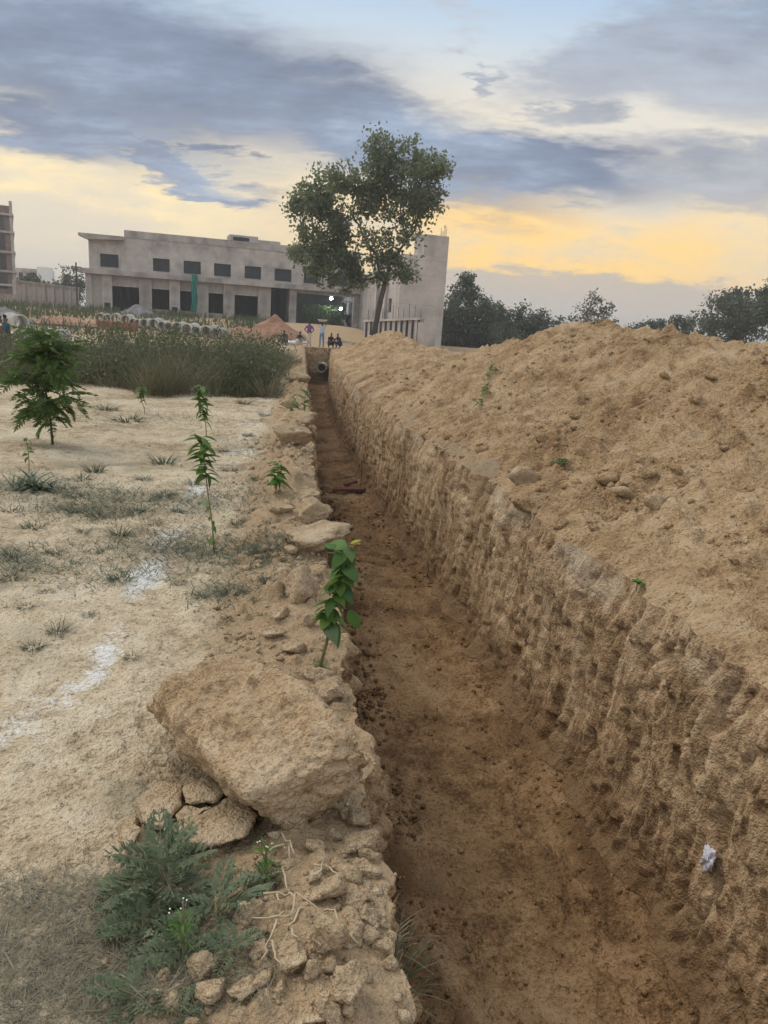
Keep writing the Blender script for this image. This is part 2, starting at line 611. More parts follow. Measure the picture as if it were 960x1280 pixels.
_xls = _smooth(np.interp(_yd, _yl, _xl), 0.5)
_xrs = _smooth(np.interp(_yd, _yr, _xr), 0.8)


def XL(y): return np.interp(y, _yd, _xls)
def XR(y): return np.interp(y, _yd, _xrs)
def DEP(y): return np.interp(y, [0, 10, 25, 50], [1.78, 1.82, 2.0, 2.35])


def G(x, y):
    """broad lie of the land"""
    x = np.asarray(x, float); y = np.asarray(y, float)
    z = -0.50 * sm(-x, 5.5, 11) * sm(y, 13, 22) * (1 - sm(y, 44, 56))
    z = z + 1.45 * sm(y, 64, 80) * sm(-x, -2, 6)
    z = z + 0.42 * sm(-x, 11, 19) * sm(y, 55, 66) * (1 - sm(y, 66, 80))
    return z


RIDGE_Y = [-30, 0, 5, 7.5, 9, 10.5, 12, 13.5, 15, 17, 19, 22, 26, 30, 35, 40, 44, 47.5, 50.5]
RIDGE_H = [1.2, 1.3, 1.5, 1.62, 1.76, 1.96, 1.92, 2.05, 2.14, 2.0, 1.62, 1.15, 0.92, 0.98, 1.25, 1.55, 1.35, 0.5, 0.0]


def mound(d, y):
    hr = np.interp(y, RIDGE_Y, RIDGE_H)
    dr = np.interp(y, [-30, 12, 25, 45], [4.3, 4.3, 3.8, 3.0]) + 0.35 * p2(y * 0.5, y * 0 + 3.3, 71)
    toe = 0.02 + 0.05 * p2(y * 0.7, y * 0 + 1.1, 72)
    t = np.clip((d - toe) / (dr - toe), 0, None)
    up = np.where(t < 1, 0.75 * t ** 0.85 + 0.25 * t ** 1.6, 0)
    w2 = np.maximum(hr / 0.62, 0.8)
    dn = np.clip(1 - (d - dr) / w2, 0, 1)
    h = np.where(t < 1, up, dn)
    return hr * (h - 0.10 * np.exp(-((t - 1) / 0.16) ** 2))


rows = [-30, -14, -7, -3.5, -1.6, -0.6, 0.1, 0.4, 0.6, 0.75]
y_ = 0.8
while y_ < 50.4:
    rows.append(y_); y_ += max(0.0105, 0.0049 * y_)
rows.append(50.5)
rows = np.array(rows)
wl = [0.0]
while wl[-1] < 1500:
    w_ = wl[-1]
    wl.append(w_ + (max(0.0105, 0.0098 * w_) if w_ < 14 else 0.16 * w_))
wl = np.array(wl[::-1])                    # far left ... lip
NLW, NF, NRW = 40, 136, 150
md = [0.0]
while md[-1] < 9.2:
    md.append(md[-1] + (0.02 if md[-1] < 5 else 0.06))
md = np.array(md)
rg = [9.2]
while rg[-1] < 1500: rg.append(rg[-1] * 1.35)
rg = np.array(rg)
Y2 = rows[:, None]
xl_, xr_, dp_ = XL(rows)[:, None], XR(rows)[:, None], DEP(rows)[:, None]
lip_n = 0.07 * p2(rows * 1.7, rows * 0, 31) + 0.05 * p2(rows * 4.1, rows * 0, 32) + 0.025 * p2(rows * 11, rows * 0, 33)
lip_n = (lip_n * sm(rows, 0.9, 1.5))[:, None]
lipr_n = (0.13 * p2(rows * 0.9, rows * 0, 41) + 0.09 * p2(rows * 2.9, rows * 0, 42) + 0.035 * p2(rows * 9, rows * 0, 43))[:, None]
xl_ = xl_ + lip_n
xr0_ = xr_
xr_ = xr_ + lipr_n


def heap_mask(x, y):
    """crumbled earth on the left lip"""
    w = XL(y) - x
    band = sm(w, 0.95, 0.35)
    near = np.exp(-(((x + 0.12) / 0.30) ** 2 + ((y - 1.55) / 0.42) ** 2))
    return np.maximum(band * (0.75 + 0.25 * sm(y, 2.2, 2.9)), near)


def left_height(x, y, fine=True):
    z = G(x, y)
    z = z + 0.035 * fbm(x * 0.5, y * 0.5, 3, 3)
    w = XL(y) - x
    A = np.clip(0.11 + 0.11 * p2(y * 1.1, y * 0 + 0.5, 21) + 0.05 * p2(y * 3.3, y * 0, 22), 0.0, 1) * sm(y, 2.6, 3.4)
    z = z + A * np.exp(-((w - 0.24) / 0.24) ** 2)
    hm = np.exp(-(((x + 0.10) / 0.26) ** 2 + ((y - 1.52) / 0.40) ** 2))
    z = z + 0.10 * hm
    if fine:
        z = z + 0.016 * fbm(x * 3.1, y * 3.1, 4, 5) + 0.010 * np.abs(fbm(x * 8, y * 8, 4, 6)) - 0.012 * sm(np.abs(fbm(x * 2.2, y * 2.2, 3, 7)), 0.12, 0.0)
        k = heap_mask(x, y)
        z = z + k * (clods(x, y, 0.20, 51, 0.5) + 0.9 * clods(x, y, 0.10, 52, 0.6) + 0.8 * clods(x, y, 0.05, 53, 0.7))
        z = z + (1 - k) * (0.35 * clods(x, y, 0.09, 54, 0.25) + 0.4 * clods(x, y, 0.045, 55, 0.3))
    return z


def mound_height(x, y, d, fine=True):
    z = mound(d, y) - 0.06 * np.exp(-np.clip(d, 0, 9) / 0.10) * (0.6 + 0.7 * p2(y * 2.3, y * 0 + 7, 73))
    on = sm(d, 0.0, 0.35)
    body = sm(z, 0.02, 0.3)
    if fine:
        # tumbled earth, lines running down towards the trench
        a = x * 0.80 + y * 0.55; bq = -x * 0.55 + y * 0.80
        z = z + body * (0.10 * fbm(a * 0.55, bq * 0.9, 3, 61) + 0.075 * fbm(a * 1.5, bq * 3.9, 4, 62))
        z = z + on * (0.030 * fbm(x * 4, y * 4, 4, 63) + 0.035 * np.abs(fbm(x * 8, y * 8, 3, 68)))
        lumps = np.abs(fbm(x * 1.9, y * 1.9, 4, 69))
        z = z + body * 0.10 * (lumps - 0.3)
        pat = sm(fbm(x * 0.6, y * 0.6, 3, 64), -0.15, 0.5)
        z = z + on * (pat * 0.6 * clods(x, y, 0.24, 65, 0.35) + (0.25 + 0.5 * pat) * clods(x, y, 0.12, 66, 0.55) + 0.7 * clods(x, y, 0.065, 67, 0.7))
    return z


def build_terrain():
    # --- left ground
    XLg = xl_ - wl[None, :]
    YLg = np.broadcast_to(Y2, XLg.shape)
    ZLg = left_height(XLg, YLg)
    far = sm(wl, 20, 60)[None, :]
    ZLg = ZLg * 1.0
    lipz = ZLg[:, -1:]
    # --- left wall (from below the lip to the floor)
    t = (np.linspace(0, 1, NLW + 1)[1:] ** 1.7)[None, :]
    zf = -dp_
    ZLw = lipz + (zf - lipz) * t
    XLw = xl_ + 0.10 * t + 0.10 * fbm(Y2 * 2.3 + t * 0, ZLw * 2.3, 4, 81) * np.sin(np.clip(t, 0, 1) * math.pi) ** 0.5
    XLw = XLw + 0.05 * np.exp(-((t - 0.14) / 0.12) ** 2) * (0.2 + p2(Y2 * 2.1, Y2 * 0, 82))
    XLw = XLw + sm(t, 0, .03) * (1 - sm(t, .9, 1)) * (0.07 * np.abs(fbm(Y2 * 5 + t * 0, ZLw * 6, 4, 182)) + 0.03 * fbm(Y2 * 14 + t * 0, ZLw * 14, 3, 183) + 0.5 * clods(Y2 + t * 0, ZLw, 0.13, 184, .5) - .03)
    YLw = np.broadcast_to(Y2, XLw.shape) + 0.03 * fbm(Y2 * 5 + t * 0, ZLw * 5, 2, 83) * sm(t, 0, .2) * (1 - sm(t, .9, 1)) * (Y2 > 0.8)
    # --- right wall
    MX = xr_ + md[None, :]
    MY = np.broadcast_to(Y2, MX.shape)
    MZ = mound_height(MX, MY, md[None, :]) + G(MX, MY)
    MX = MX + 0.0
    lr = MZ[:, :1]
    s = np.linspace(0, 1, NRW + 2)[1:-1][None, :]
    ss_ = 1 - s
    ZRw = lr + (zf - lr) * ss_          # s=0 floor .. s=1 lip
    xfoot = xr0_ - 0.16 - 0.05 * p2(Y2 * 1.3, Y2 * 0, 84)
    depth = ss_ * dp_
    lean = -0.09 * sm(depth, 0.0, 0.34) * (0.6 + 0.6 * p2(Y2 * 0.8, Y2 * 0 + 4, 184)) * (1 - 0.7 * sm(depth, 0.3, 1.2))
    XRw = xr0_ + lipr_n * (0.15 + 0.85 * np.exp(-(depth / 0.45) ** 2)) - (xr0_ - xfoot) * ss_ ** 0.8 + lean
    # toe of slumped earth
    XRw = XRw - np.exp(-(s * dp_) / 0.13) * np.clip(0.10 + 0.14 * p2(Y2 * 1.7, Y2 * 0, 85) + 0.07 * p2(Y2 * 5.1, Y2 * 0, 185) + 0.03 * p2(Y2 * 14, Y2 * 0, 186), 0, 1)
    yy = Y2 + 0.12 * s + 0.10 * p2(Y2 * 0.9, s * 1.5, 86)
    up = sm(s, 0.25, 0.75)
    gro = p2(yy * 5.2, s * 1.1, 87) + 0.7 * p2(yy * 12, s * 1.6 + 3, 88)
    rough = fbm(yy * 3.6, depth * 1.1, 4, 89)
    ledge = np.abs(fbm(yy * 1.6, depth * 1.0, 3, 90))
    env = np.clip(np.minimum(s, 1 - s) / 0.08, 0, 1)
    fineg = p2(yy * 24, s * 2.2, 187) + 0.6 * p2(yy * 47, s * 3.5, 188)
    chip = np.abs(fbm(yy * 9, depth * 2.2, 3, 189))
    dis = env * (0.018 * gro * (0.15 + 0.85 * up) + 0.020 * fineg * (0.25 + 0.75 * up) + 0.022 * rough + 0.02 * (ledge - 0.25)
                 + 0.040 * (chip - 0.3) * (1.1 - 0.4 * up) + 0.016 * fbm(yy * 20, depth * 9, 3, 91)
                 + 0.09 * sm(fbm(yy * 6.0, depth * 1.9, 4, 191), 0.22, 0.75) * (0.4 + 0.6 * sm(p2(yy * .7, depth * .9, 192), -.2, .3)))
    # vertical slices left by bucket teeth
    cell = np.floor(yy * 1.9 + 0.3 * p2(yy * 0.8, s * 0.7, 92))
    cut = (_u(_hash(cell.astype(np.int64), cell.astype(np.int64) * 0, np.uint32(0), 93)) - 0.5)
    dis = dis + env * 0.045 * cut * sm(s, 0.15, 0.5) * (1 - 0.5 * sm(s, .85, 1))
    XRw = XRw + dis
    YRw = np.broadcast_to(Y2, XRw.shape) + env * 0.02 * fbm(yy * 7, depth * 7, 2, 94) * (Y2 > 0.8)
    ZRw = ZRw + env * 0.02 * fbm(yy * 8, depth * 8, 3, 95)
    # --- floor
    u = np.linspace(0, 1, NF + 1)[1:][None, :]
    XF = XLw[:, -1:] + (XRw[:, :1] - XLw[:, -1:]) * u
    XF[:, -1] = (XRw[:, 0] * 0.999 + XF[:, -2] * 0.001)
    YF = np.broadcast_to(Y2, XF.shape)
    ed = np.clip(np.minimum(u, 1 - u) / 0.06, 0, 1)
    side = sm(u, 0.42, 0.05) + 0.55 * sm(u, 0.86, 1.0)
    pt = sm(fbm(XF * 0.9, YF * 0.6, 3, 101), -0.25, 0.45)
    ZF = zf + ed * (0.05 * fbm(XF * 1.3, YF * 1.0, 4, 102) + 0.022 * fbm(XF * 6, YF * 4, 3, 103) + 0.05 * np.abs(fbm(XF * 3.2, YF * 2.6, 4, 107)) + 0.02 * np.abs(fbm(XF * 9, YF * 8, 3, 109))
                    + (0.15 + side) * (0.25 + 0.75 * pt) * (0.8 * clods(XF, YF, 0.17, 104, 0.5) + 1.1 * clods(XF, YF, 0.09, 105, 0.7))
                    + 0.35 * clods(XF, YF, 0.08, 106, 0.35))
    ZF = ZF + 0.10 * sm(u, 0.22, 0.0) * ed + 0.07 * sm(u, 0.9, 1.0)
    ZRw = ZRw + (0.07 * (1 - s) ** 6)
    # --- right of the mound
    RX = xr_ + rg[None, :]
    RX[:, 0] = MX[:, -1]
    RY = np.broadcast_to(Y2, RX.shape)
    RZ = np.where(np.arange(len(rg))[None, :] == 0, MZ[:, -1:], G(RX, RY) - 0.01)

    def obj(name, parts, mat, mask, label, cat):
        X = np.concatenate([p[0] for p in parts], 1); Y = np.concatenate([p[1] for p in parts], 1); Z = np.concatenate([p[2] for p in parts], 1)
        V = np.stack([X, Y, Z], -1).reshape(-1, 3)
        me = mesh_np(name, V, grid_faces(*X.shape), mat)
        if mask is not None:
            ca = me.color_attributes.new('mask', 'FLOAT_COLOR', 'POINT')
            m = np.ones((len(V), 4), np.float32)
            m[:, :3] = mask(X, Y, Z).reshape(-1, 3)
            ca.data.foreach_set('color', m.ravel())
        o = link(name, me)
        tag(o, label, cat, kind='structure')
        return o
    lime = [P(*q).to_2d() for q in ((-60, 985), (30, 905), (75, 880), (120, 855), (150, 770), (200, 695), (232, 640), (262, 590), (300, 560), (318, 525), (345, 492))]
    lime = np.array(lime)
    lw = np.array([.12, .12, .12, .09, .08, .17, .17, .20, .26, .32, .45])

    def seg(X, Y, pts, wd):
        best = np.zeros(X.shape)
        for i in range(len(pts) - 1):
            a_, b_ = pts[i], pts[i + 1]
            d = b_ - a_; L2 = d @ d
            tt = np.clip(((X - a_[0]) * d[0] + (Y - a_[1]) * d[1]) / L2, 0, 1)
            dist = np.hypot(X - a_[0] - tt * d[0], Y - a_[1] - tt * d[1])
            best = np.maximum(best, np.exp(-(dist / (wd[i] * (1 - tt) + wd[i + 1] * tt)) ** 2))
        return best
    pg = [(40, 612, .55, .5), (180, 625, 1.1, .55), (230, 690, .6, .4), (110, 640, .5, .3), (60, 1190, .36, .24), (180, 1230, .30, .16),
          (340, 690, .4, .3), (20, 700, .6, .4), (290, 740, .3, .25), (130, 580, .8, .5), (210, 1000, .3, .2), (330, 590, .3, .4), (100, 1130, .3, .15)]
    pg = [(P(q[0], q[1]), q[2], q[3]) for q in pg]

    def gmask(X, Y, Z):
        near = (X > -14) & (Y < 51)
        lm = np.where(near, seg(X, Y, lime, lw), 0) * np.clip(0.42 + 0.55 * p2(X * 1.7, Y * 1.7, 111), 0.12, 0.85) * np.clip(1.2 - Y * 0.04, 0.6, 1)
        gr = np.zeros(X.shape)
        for c, rx, ry in pg:
            gr = np.maximum(gr, np.exp(-((X - c.x) / rx) ** 2 - ((Y - c.y) / ry) ** 2))
        gr = np.maximum(gr, 0.7 * np.exp(-((X + 6.2) / 3.6) ** 4 - ((Y - 21) / 5) ** 4))
        gr = np.maximum(gr, np.where(near & (Y < 17), 0.62 * sm(fbm(X * .7, Y * .9, 4, 113), 0.12, 0.6), 0))
        gr = gr * np.clip(0.75 + 0.5 * p2(X * 3, Y * 3, 112), 0, 1)
        be = heap_mask(X, Y)
        far_ = sm(Y, 40, 60) * 0.5
        return np.stack([lm, np.maximum(gr, far_ * 1.1), np.maximum(be * 0.9, far_)], -1)
    ground_parts = [(XLg, YLg, ZLg)]
    g = obj('ground', ground_parts, M_ground, gmask, 'pale dry bare ground left of the trench and out to the horizon', 'ground')
    # the rest of the one ground sheet: right of the mound, beyond the trench's end, behind the camera
    bm = bmesh.new(); bm.from_mesh(g.data)
    lay = bm.verts.layers.float_color['mask']

    def addgrid(X, Y, Z, col=(0, 0.35, 0.5, 1)):
        vs = [[bm.verts.new((X[i, j], Y[i, j], Z[i, j])) for j in range(X.shape[1])] for i in range(X.shape[0])]
        for r_ in vs:
            for v in r_: v[lay] = col
        for i in range(X.shape[0] - 1):
            for j in range(X.shape[1] - 1):
                fc = bm.faces.new((vs[i][j], vs[i][j + 1], vs[i + 1][j + 1], vs[i + 1][j])); fc.smooth = True
    sel = np.r_[0:10, 10:len(rows) - 1:12, len(rows) - 1]
    addgrid(RX[sel], RY[sel], RZ[sel])
    fy = np.array([50.5] + list(np.arange(51.5, 92, 1.2)) + [95, 105, 120, 150, 200, 300, 500, 900, 1600])
    fx = np.array([-1600, -900, -500, -300, -180, -120, -90, -70] + list(np.arange(-60, 30.1, 1.2)) + [36, 48, 65, 90, 130, 200, 320, 550, 950, 1600])
    FX, FY = np.meshgrid(fx, fy)
    FZ = G(FX, FY) + 0.05 * fbm(FX * 0.25, FY * 0.25, 3, 120) - 0.012
    addgrid(FX, FY, FZ, (0, 0.66, 0.72, 1))
    bm.to_mesh(g.data); bm.free()

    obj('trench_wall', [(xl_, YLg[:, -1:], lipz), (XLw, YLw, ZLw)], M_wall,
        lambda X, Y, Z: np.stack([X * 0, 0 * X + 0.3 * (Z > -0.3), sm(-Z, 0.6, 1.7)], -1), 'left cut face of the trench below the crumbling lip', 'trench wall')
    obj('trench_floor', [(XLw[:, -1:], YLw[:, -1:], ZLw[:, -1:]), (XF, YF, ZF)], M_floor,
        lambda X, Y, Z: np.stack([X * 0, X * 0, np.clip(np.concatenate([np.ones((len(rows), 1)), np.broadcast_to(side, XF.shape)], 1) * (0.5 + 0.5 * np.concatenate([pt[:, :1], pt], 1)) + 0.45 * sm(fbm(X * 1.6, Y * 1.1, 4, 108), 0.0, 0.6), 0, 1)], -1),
        'damp brown floor of the long trench', 'trench floor')
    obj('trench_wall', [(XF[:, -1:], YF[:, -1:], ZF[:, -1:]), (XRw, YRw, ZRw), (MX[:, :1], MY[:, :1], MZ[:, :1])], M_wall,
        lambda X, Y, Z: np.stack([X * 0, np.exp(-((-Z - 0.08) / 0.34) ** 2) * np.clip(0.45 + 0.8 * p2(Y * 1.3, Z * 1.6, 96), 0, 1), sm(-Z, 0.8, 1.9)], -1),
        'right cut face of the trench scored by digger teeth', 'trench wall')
    obj('spoil_mound', [(MX, MY, MZ)], M_mound,
        lambda X, Y, Z: np.stack([X * 0, sm(md, 0.6, 0.05)[None, :] * np.clip(0.25 + 0.6 * p2(X * 1.3, Y * 1.3, 97), 0, 1) + 0.25 * sm(fbm(X * .5, Y * .5, 2, 98), .2, .6), X * 0], -1),
        'long mound of loose tan spoil heaped along the trench', 'mound')
    # far end of the trench
    n = 40
    uu = np.linspace(0, 1, n)[None, :]; vv = np.linspace(0, 1, 30)[:, None]
    ex0, ex1 = XLw[-1, :], XRw[-1, ::-1]
    tl = np.interp(vv[:, 0], np.linspace(0, 1, len(ex0)), ex0)[:, None]; tr = np.interp(vv[:, 0], np.linspace(0, 1, len(ex1)), ex1)[:, None]
    EX = tl - 0.3 + (tr - tl + 0.6) * uu
    EZ = 0.03 + (-2.6) * vv + 0 * uu
    EY = 50.2 - 0.55 * sm(vv, 0.62, 0.9) + 0.12 * fbm(EX * 1.5, EZ * 1.5, 4, 99) + 0.15 * (1 - vv)
    V = np.stack([EX, EY, EZ], -1).reshape(-1, 3)
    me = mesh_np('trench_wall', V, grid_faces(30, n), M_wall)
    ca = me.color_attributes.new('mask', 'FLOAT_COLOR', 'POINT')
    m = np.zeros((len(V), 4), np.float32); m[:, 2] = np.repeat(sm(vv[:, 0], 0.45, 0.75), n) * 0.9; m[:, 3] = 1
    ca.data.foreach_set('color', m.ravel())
    tag(link('trench_wall', me), 'end face of the trench holding the laid pipe', 'trench wall', kind='structure')
    return dict(left=(XLg, YLg, ZLg), mound=(MX, MY, MZ), floor=(XF, YF, ZF), wall=(XRw, YRw, ZRw))


T = build_terrain()


def gz(x, y):
    """height of the left ground / open ground"""
    x = np.atleast_1d(np.asarray(x, float)); y = np.atleast_1d(np.asarray(y, float))
    z = np.where(y < 50.5, left_height(x, y), G(x, y))
    return z


def g1(x, y): return float(gz(x, y)[0])


def on_ground(px, py):
    p = P(px, py)
    for _ in range(6):
        p = P(px, py, g1(p.x, p.y))
    return p


def mz(x, y):
    d = x - float(XR(y))
    return float(mound_height(np.array([x]), np.array([y]), np.array([d]))[0])


def on_mound(px, py):
    r = ray(px, py)
    t = 2.0
    while t < 60:
        x, y, z = r.x * t, t, r.z * t + CAM_H
        if x - float(XR(y)) > 0 and z < mz(x, y): return Vector((x, y, mz(x, y)))
        t *= 1.004
    return Vector((r.x * 20, 20, 1))

def proj(X, Y, Z):
    """photograph pixel of world points"""
    cp, sp_ = math.cos(PITCH), math.sin(PITCH)
    zz = Z - CAM_H
    d = Y * cp - zz * sp_
    yr = -(Y * sp_ + zz * cp) / d * FPX
    xr = X / d * FPX
    c, s = math.cos(ROLL), math.sin(ROLL)
    return xr * c - yr * s + 480, xr * s + yr * c + 640


def hit(key, px, py):
    X, Y, Z = T[key]
    ok = Y > 0.9
    u, v = proj(X, np.where(ok, Y, 1.0), Z)
    d = np.where(ok, (u - px) ** 2 + (v - py) ** 2, 1e9)
    near = np.where(d < max(9, d.min() * 1.5), Y, 1e9)
    i = np.unravel_index(np.argmin(near), near.shape)
    return Vector((X[i], Y[i], Z[i]))


# ------------------------------------------------------------------ earth clods
def ico(sub):
    bm = bmesh.new(); bmesh.ops.create_icosphere(bm, subdivisions=sub, radius=1.0)
    V = np.array([v.co[:] for v in bm.verts]); F = np.array([[v.index for v in f.verts] for f in bm.faces])
    bm.free(); return V, F


ICO = {k: ico(k) for k in (1, 2, 3, 4)}


def rock_arr(sub, seed, dims=(1, 1, 0.75), nplanes=9, rough=0.05):
    r = np.random.default_rng(seed)
    V, F = ICO[sub]
    N = r.normal(size=(nplanes, 3)); N /= np.linalg.norm(N, axis=1)[:, None]
    D = r.uniform(0.45, 0.92, nplanes)
    dot = V @ N.T
    rad = np.min(np.where(dot > 0.05, D[None, :] / np.maximum(dot, 0.05), 9), 1)
    rad = np.minimum(rad, 1.25)
    rad = rad * (1 + rough * 0.9 * fbm3(V, 1.7, 2, seed) + (rough * (0.5 * fbm3(V, 4.5, 4, seed + 3) + 0.8 * (np.abs(fbm3(V, 3.0, 3, seed + 6)) - .35)) if sub > 1 else 0))
    return V * rad[:, None] * np.array(dims), F


def rock_mesh(name, sub, seed, dims, mat, rough=0.06, smooth=True):
    V, F = rock_arr(sub, seed, dims, rough=rough)
    return mesh_np(name, V, F, mat, smooth)


def hull_rock(name, pts, seed, voxel, amp, mat, freq=6.0):
    bm = bmesh.new()
    for p in pts: bm.verts.new(p)
    bmesh.ops.convex_hull(bm, input=bm.verts[:])
    for v in [v for v in bm.verts if not v.link_faces]: bm.verts.remove(v)
    me = bpy.data.meshes.new(name); bm.to_mesh(me); bm.free()
    o = bpy.data.objects.new(name, me); COL.objects.link(o)
    md_ = o.modifiers.new('r', 'REMESH'); md_.mode = 'VOXEL'; md_.voxel_size = voxel
    m2 = o.modifiers.new('s', 'SMOOTH'); m2.iterations = 1
    me2 = bake(o)
    bpy.data.objects.remove(o)
    n = len(me2.vertices)
    V = np.empty(n * 3, np.float32); me2.vertices.foreach_get('co', V); V = V.reshape(-1, 3).astype(float)
    N = np.empty(n * 3, np.float32); me2.vertex_normals.foreach_get('vector', N); N = N.reshape(-1, 3)
    rid = np.abs(fbm3(V, freq * 0.45, 3, seed + 40))
    d = amp * (0.8 * fbm3(V, freq * 0.5, 3, seed) + 0.45 * fbm3(V, freq * 2.2, 4, seed + 9) - 0.8 * (rid < 0.09) * 0.4)
    st = fbm3(V * np.array([1, 1, 3.5]), freq * 0.9, 3, seed + 70)
    d = d + amp * 0.6 * np.sign(st) * np.minimum(np.abs(st) * 2.0, 0.5) + amp * 0.28 * fbm3(V, freq * 7, 3, seed + 77)
    rg_ = np.abs(fbm3(V, freq * 1.3, 4, seed + 55)); pit = fbm3(V, freq * 3.1, 3, seed + 56)
    d = d + amp * (0.9 * (rg_ - 0.35) - 0.9 * np.clip(pit - 0.25, 0, 1))
    V = V + N * d[:, None]
    me2.vertices.foreach_set('co', V.astype(np.float32).ravel())
    me2.materials.clear(); me2.materials.append(mat)
    me2.polygons.foreach_set('use_smooth', [True] * len(me2.polygons))
    me2.update(); me2.name = name
    return me2


MARKS = {'lip': [(420, 760, 'the leafy lip sapling'), (381, 676, 'the flat slab-like clod'), (372, 746, 'the rounded tan clod'), (345, 600, 'the yellow-green sapling'),
                 (372, 505, 'the lip seedlings'), (330, 930, 'the large earth block')],
         'heap': [(410, 1120, 'the egg-shaped clod'), (406, 1183, 'the upright blocky clod'), (434, 1248, 'the broad bottom clod'), (287, 1242, 'the pale clod pair'), 
                  (228, 1205, 'the flowering weed'), (330, 930, 'the large earth block'), (245, 1020, 'the cracked slab')],
         'mound': [(658, 598, 'the largest mound clod'), (800, 624, 'the flat clod pair'), (703, 580, 'the mound weed'), (610, 480, 'the fallen branch'), (800, 727, 'the green sprout'), (900, 412, 'the mound crest')],
         'tuft': [(40, 595, 'the dark leafy clump'), (265, 640, 'the bare-stemmed sapling'), (256, 510, 'the slender dark-leaved sapling'), (66, 490, 'the feathery bush'), (178, 500, 'the tiny sapling'), (345, 600, 'the yellow-green sapling'),
                  (200, 690, 'the white lime patch'), (372, 746, 'the rounded tan clod'), (381, 676, 'the flat slab-like clod'), (8, 745, 'the hanging twig'), (372, 505, 'the lip seedlings')]}
USED = {}


def where(px, py, key, what):
    """label by the nearest landmark and the side it lies on"""
    for d, mx, my, nm in sorted((math.hypot(px - mx, py - my), mx, my, nm) for mx, my, nm in MARKS[key]):
        an = math.degrees(math.atan2(-(py - my), px - mx)) % 360
        side = ('right of', 'up and right of', 'above', 'up and left of', 'left of', 'down and left of', 'below', 'down and right of')[int(((an + 22.5) % 360) // 45)]
        q = 'just ' if d < 42 else ('' if d < 80 else 'well ')
        lab = what + ' ' + q + side + ' ' + nm
        if lab not in USED:
            USED[lab] = 1
            return lab
    return lab


# the big block of dug earth lying over the lip
bp = [(P(182, 884, 0.16)), (P(186, 868, 0.26)), (P(215, 843, 0.34)), (P(298, 818, 0.40)), (P(352, 838, 0.42)), (P(400, 885, 0.40)), (P(448, 912, 0.38)),
      (P(463, 940, 0.33)), (P(466, 965, 0.22)), (P(432, 992, 0.12)), (P(402, 1022, 0.06)), (P(368, 1052, 0.02)), (P(345, 1035, 0.06)), (P(312, 996, 0.22)),
      (P(250, 925, 0.24)), (P(252, 924, 0.10)), (P(236, 905, 0.05)), (P(300, 850, -0.02)), (P(400, 930, -0.04)), (P(425, 985, -0.02)), (P(308, 990, 0.06)), (P(345, 1030, -0.02))]
bc = sum(bp, Vector()) / len(bp)
me = hull_rock('earth_block', [(p - bc) * 0.975 for p in bp], 5, 0.0095, 0.020, M_boulder)
tag(link('earth_block', me, loc=bc), 'large rough tan block of dug earth lying on the trench lip', 'earth block')

# cracked slab in front of it
cs = empty('cracked_slab', on_ground(245, 1020))
tag(cs, 'cracked flat slab of dried earth in front of the large block', 'earth slab')
polys = [[(176, 1000), (200, 982), (226, 985), (224, 1004), (205, 1030), (184, 1028)],
         [(230, 985), (262, 972), (284, 985), (270, 1000), (234, 1003)],
         [(218, 1018), (236, 1008), (262, 1010), (240, 1024), (222, 1028)],
         [(212, 1036), (244, 1026), (270, 1006), (292, 998), (318, 1020), (300, 1046), (255, 1058), (218, 1052)],
         [(150, 1030), (170, 1020), (176, 1040), (166, 1062), (152, 1058)],
         [(288, 984), (310, 990), (318, 1008), (296, 996)]]
for i, pl in enumerate(polys):
    pts = []
    for (px, py) in pl:
        q = P(px, py, 0.05); pts += [q - cs.location, P(px, py, -0.05) - cs.location]
    c = sum(pts, Vector()) / len(pts)
    me = hull_rock('slab_piece', [(p - c) * 1.14 for p in pts], 20 + i, 0.010, 0.009, M_clod, 9)
    link('slab_piece', me, cs, loc=c)

# clods one can pick out: (px, py, width in px, aspect, label)
LIPC = [
    (381, 676, 76, 0.30, 'flat slab-like clod sticking out over the trench lip beyond the leafy sapling'),
    (386, 652, 44, 0.60, 'pale clod on the lip just behind the flat slab-like clod'),
    (372, 746, 52, 0.75, 'rounded tan clod on the lip beside the leafy sapling'),
    (366, 552, 46, 0.55, 'tan clod on the lip beside the small yellow-green sapling'),
    (350, 772, 26, 0.6, None), (384, 782, 22, 0.8, None), (352, 640, 26, 0.5, None), (376, 600, 34, 0.5, None), (380, 625, 30, 0.5, None),
    (372, 528, 30, 0.5, None), (362, 510, 22, 0.5, None), (340, 795, 24, 0.5, None), (372, 815, 30, 0.5, None), (408, 800, 22, 0.7, None),
    (352, 715, 20, 0.6, None), (392, 725, 20, 0.6, None), (365, 690, 18, 0.6, None), (418, 870, 40, 0.7, None), (400, 850, 30, 0.6, None), (372, 475, 20, .5, None), (368, 455, 16, .5, None)]
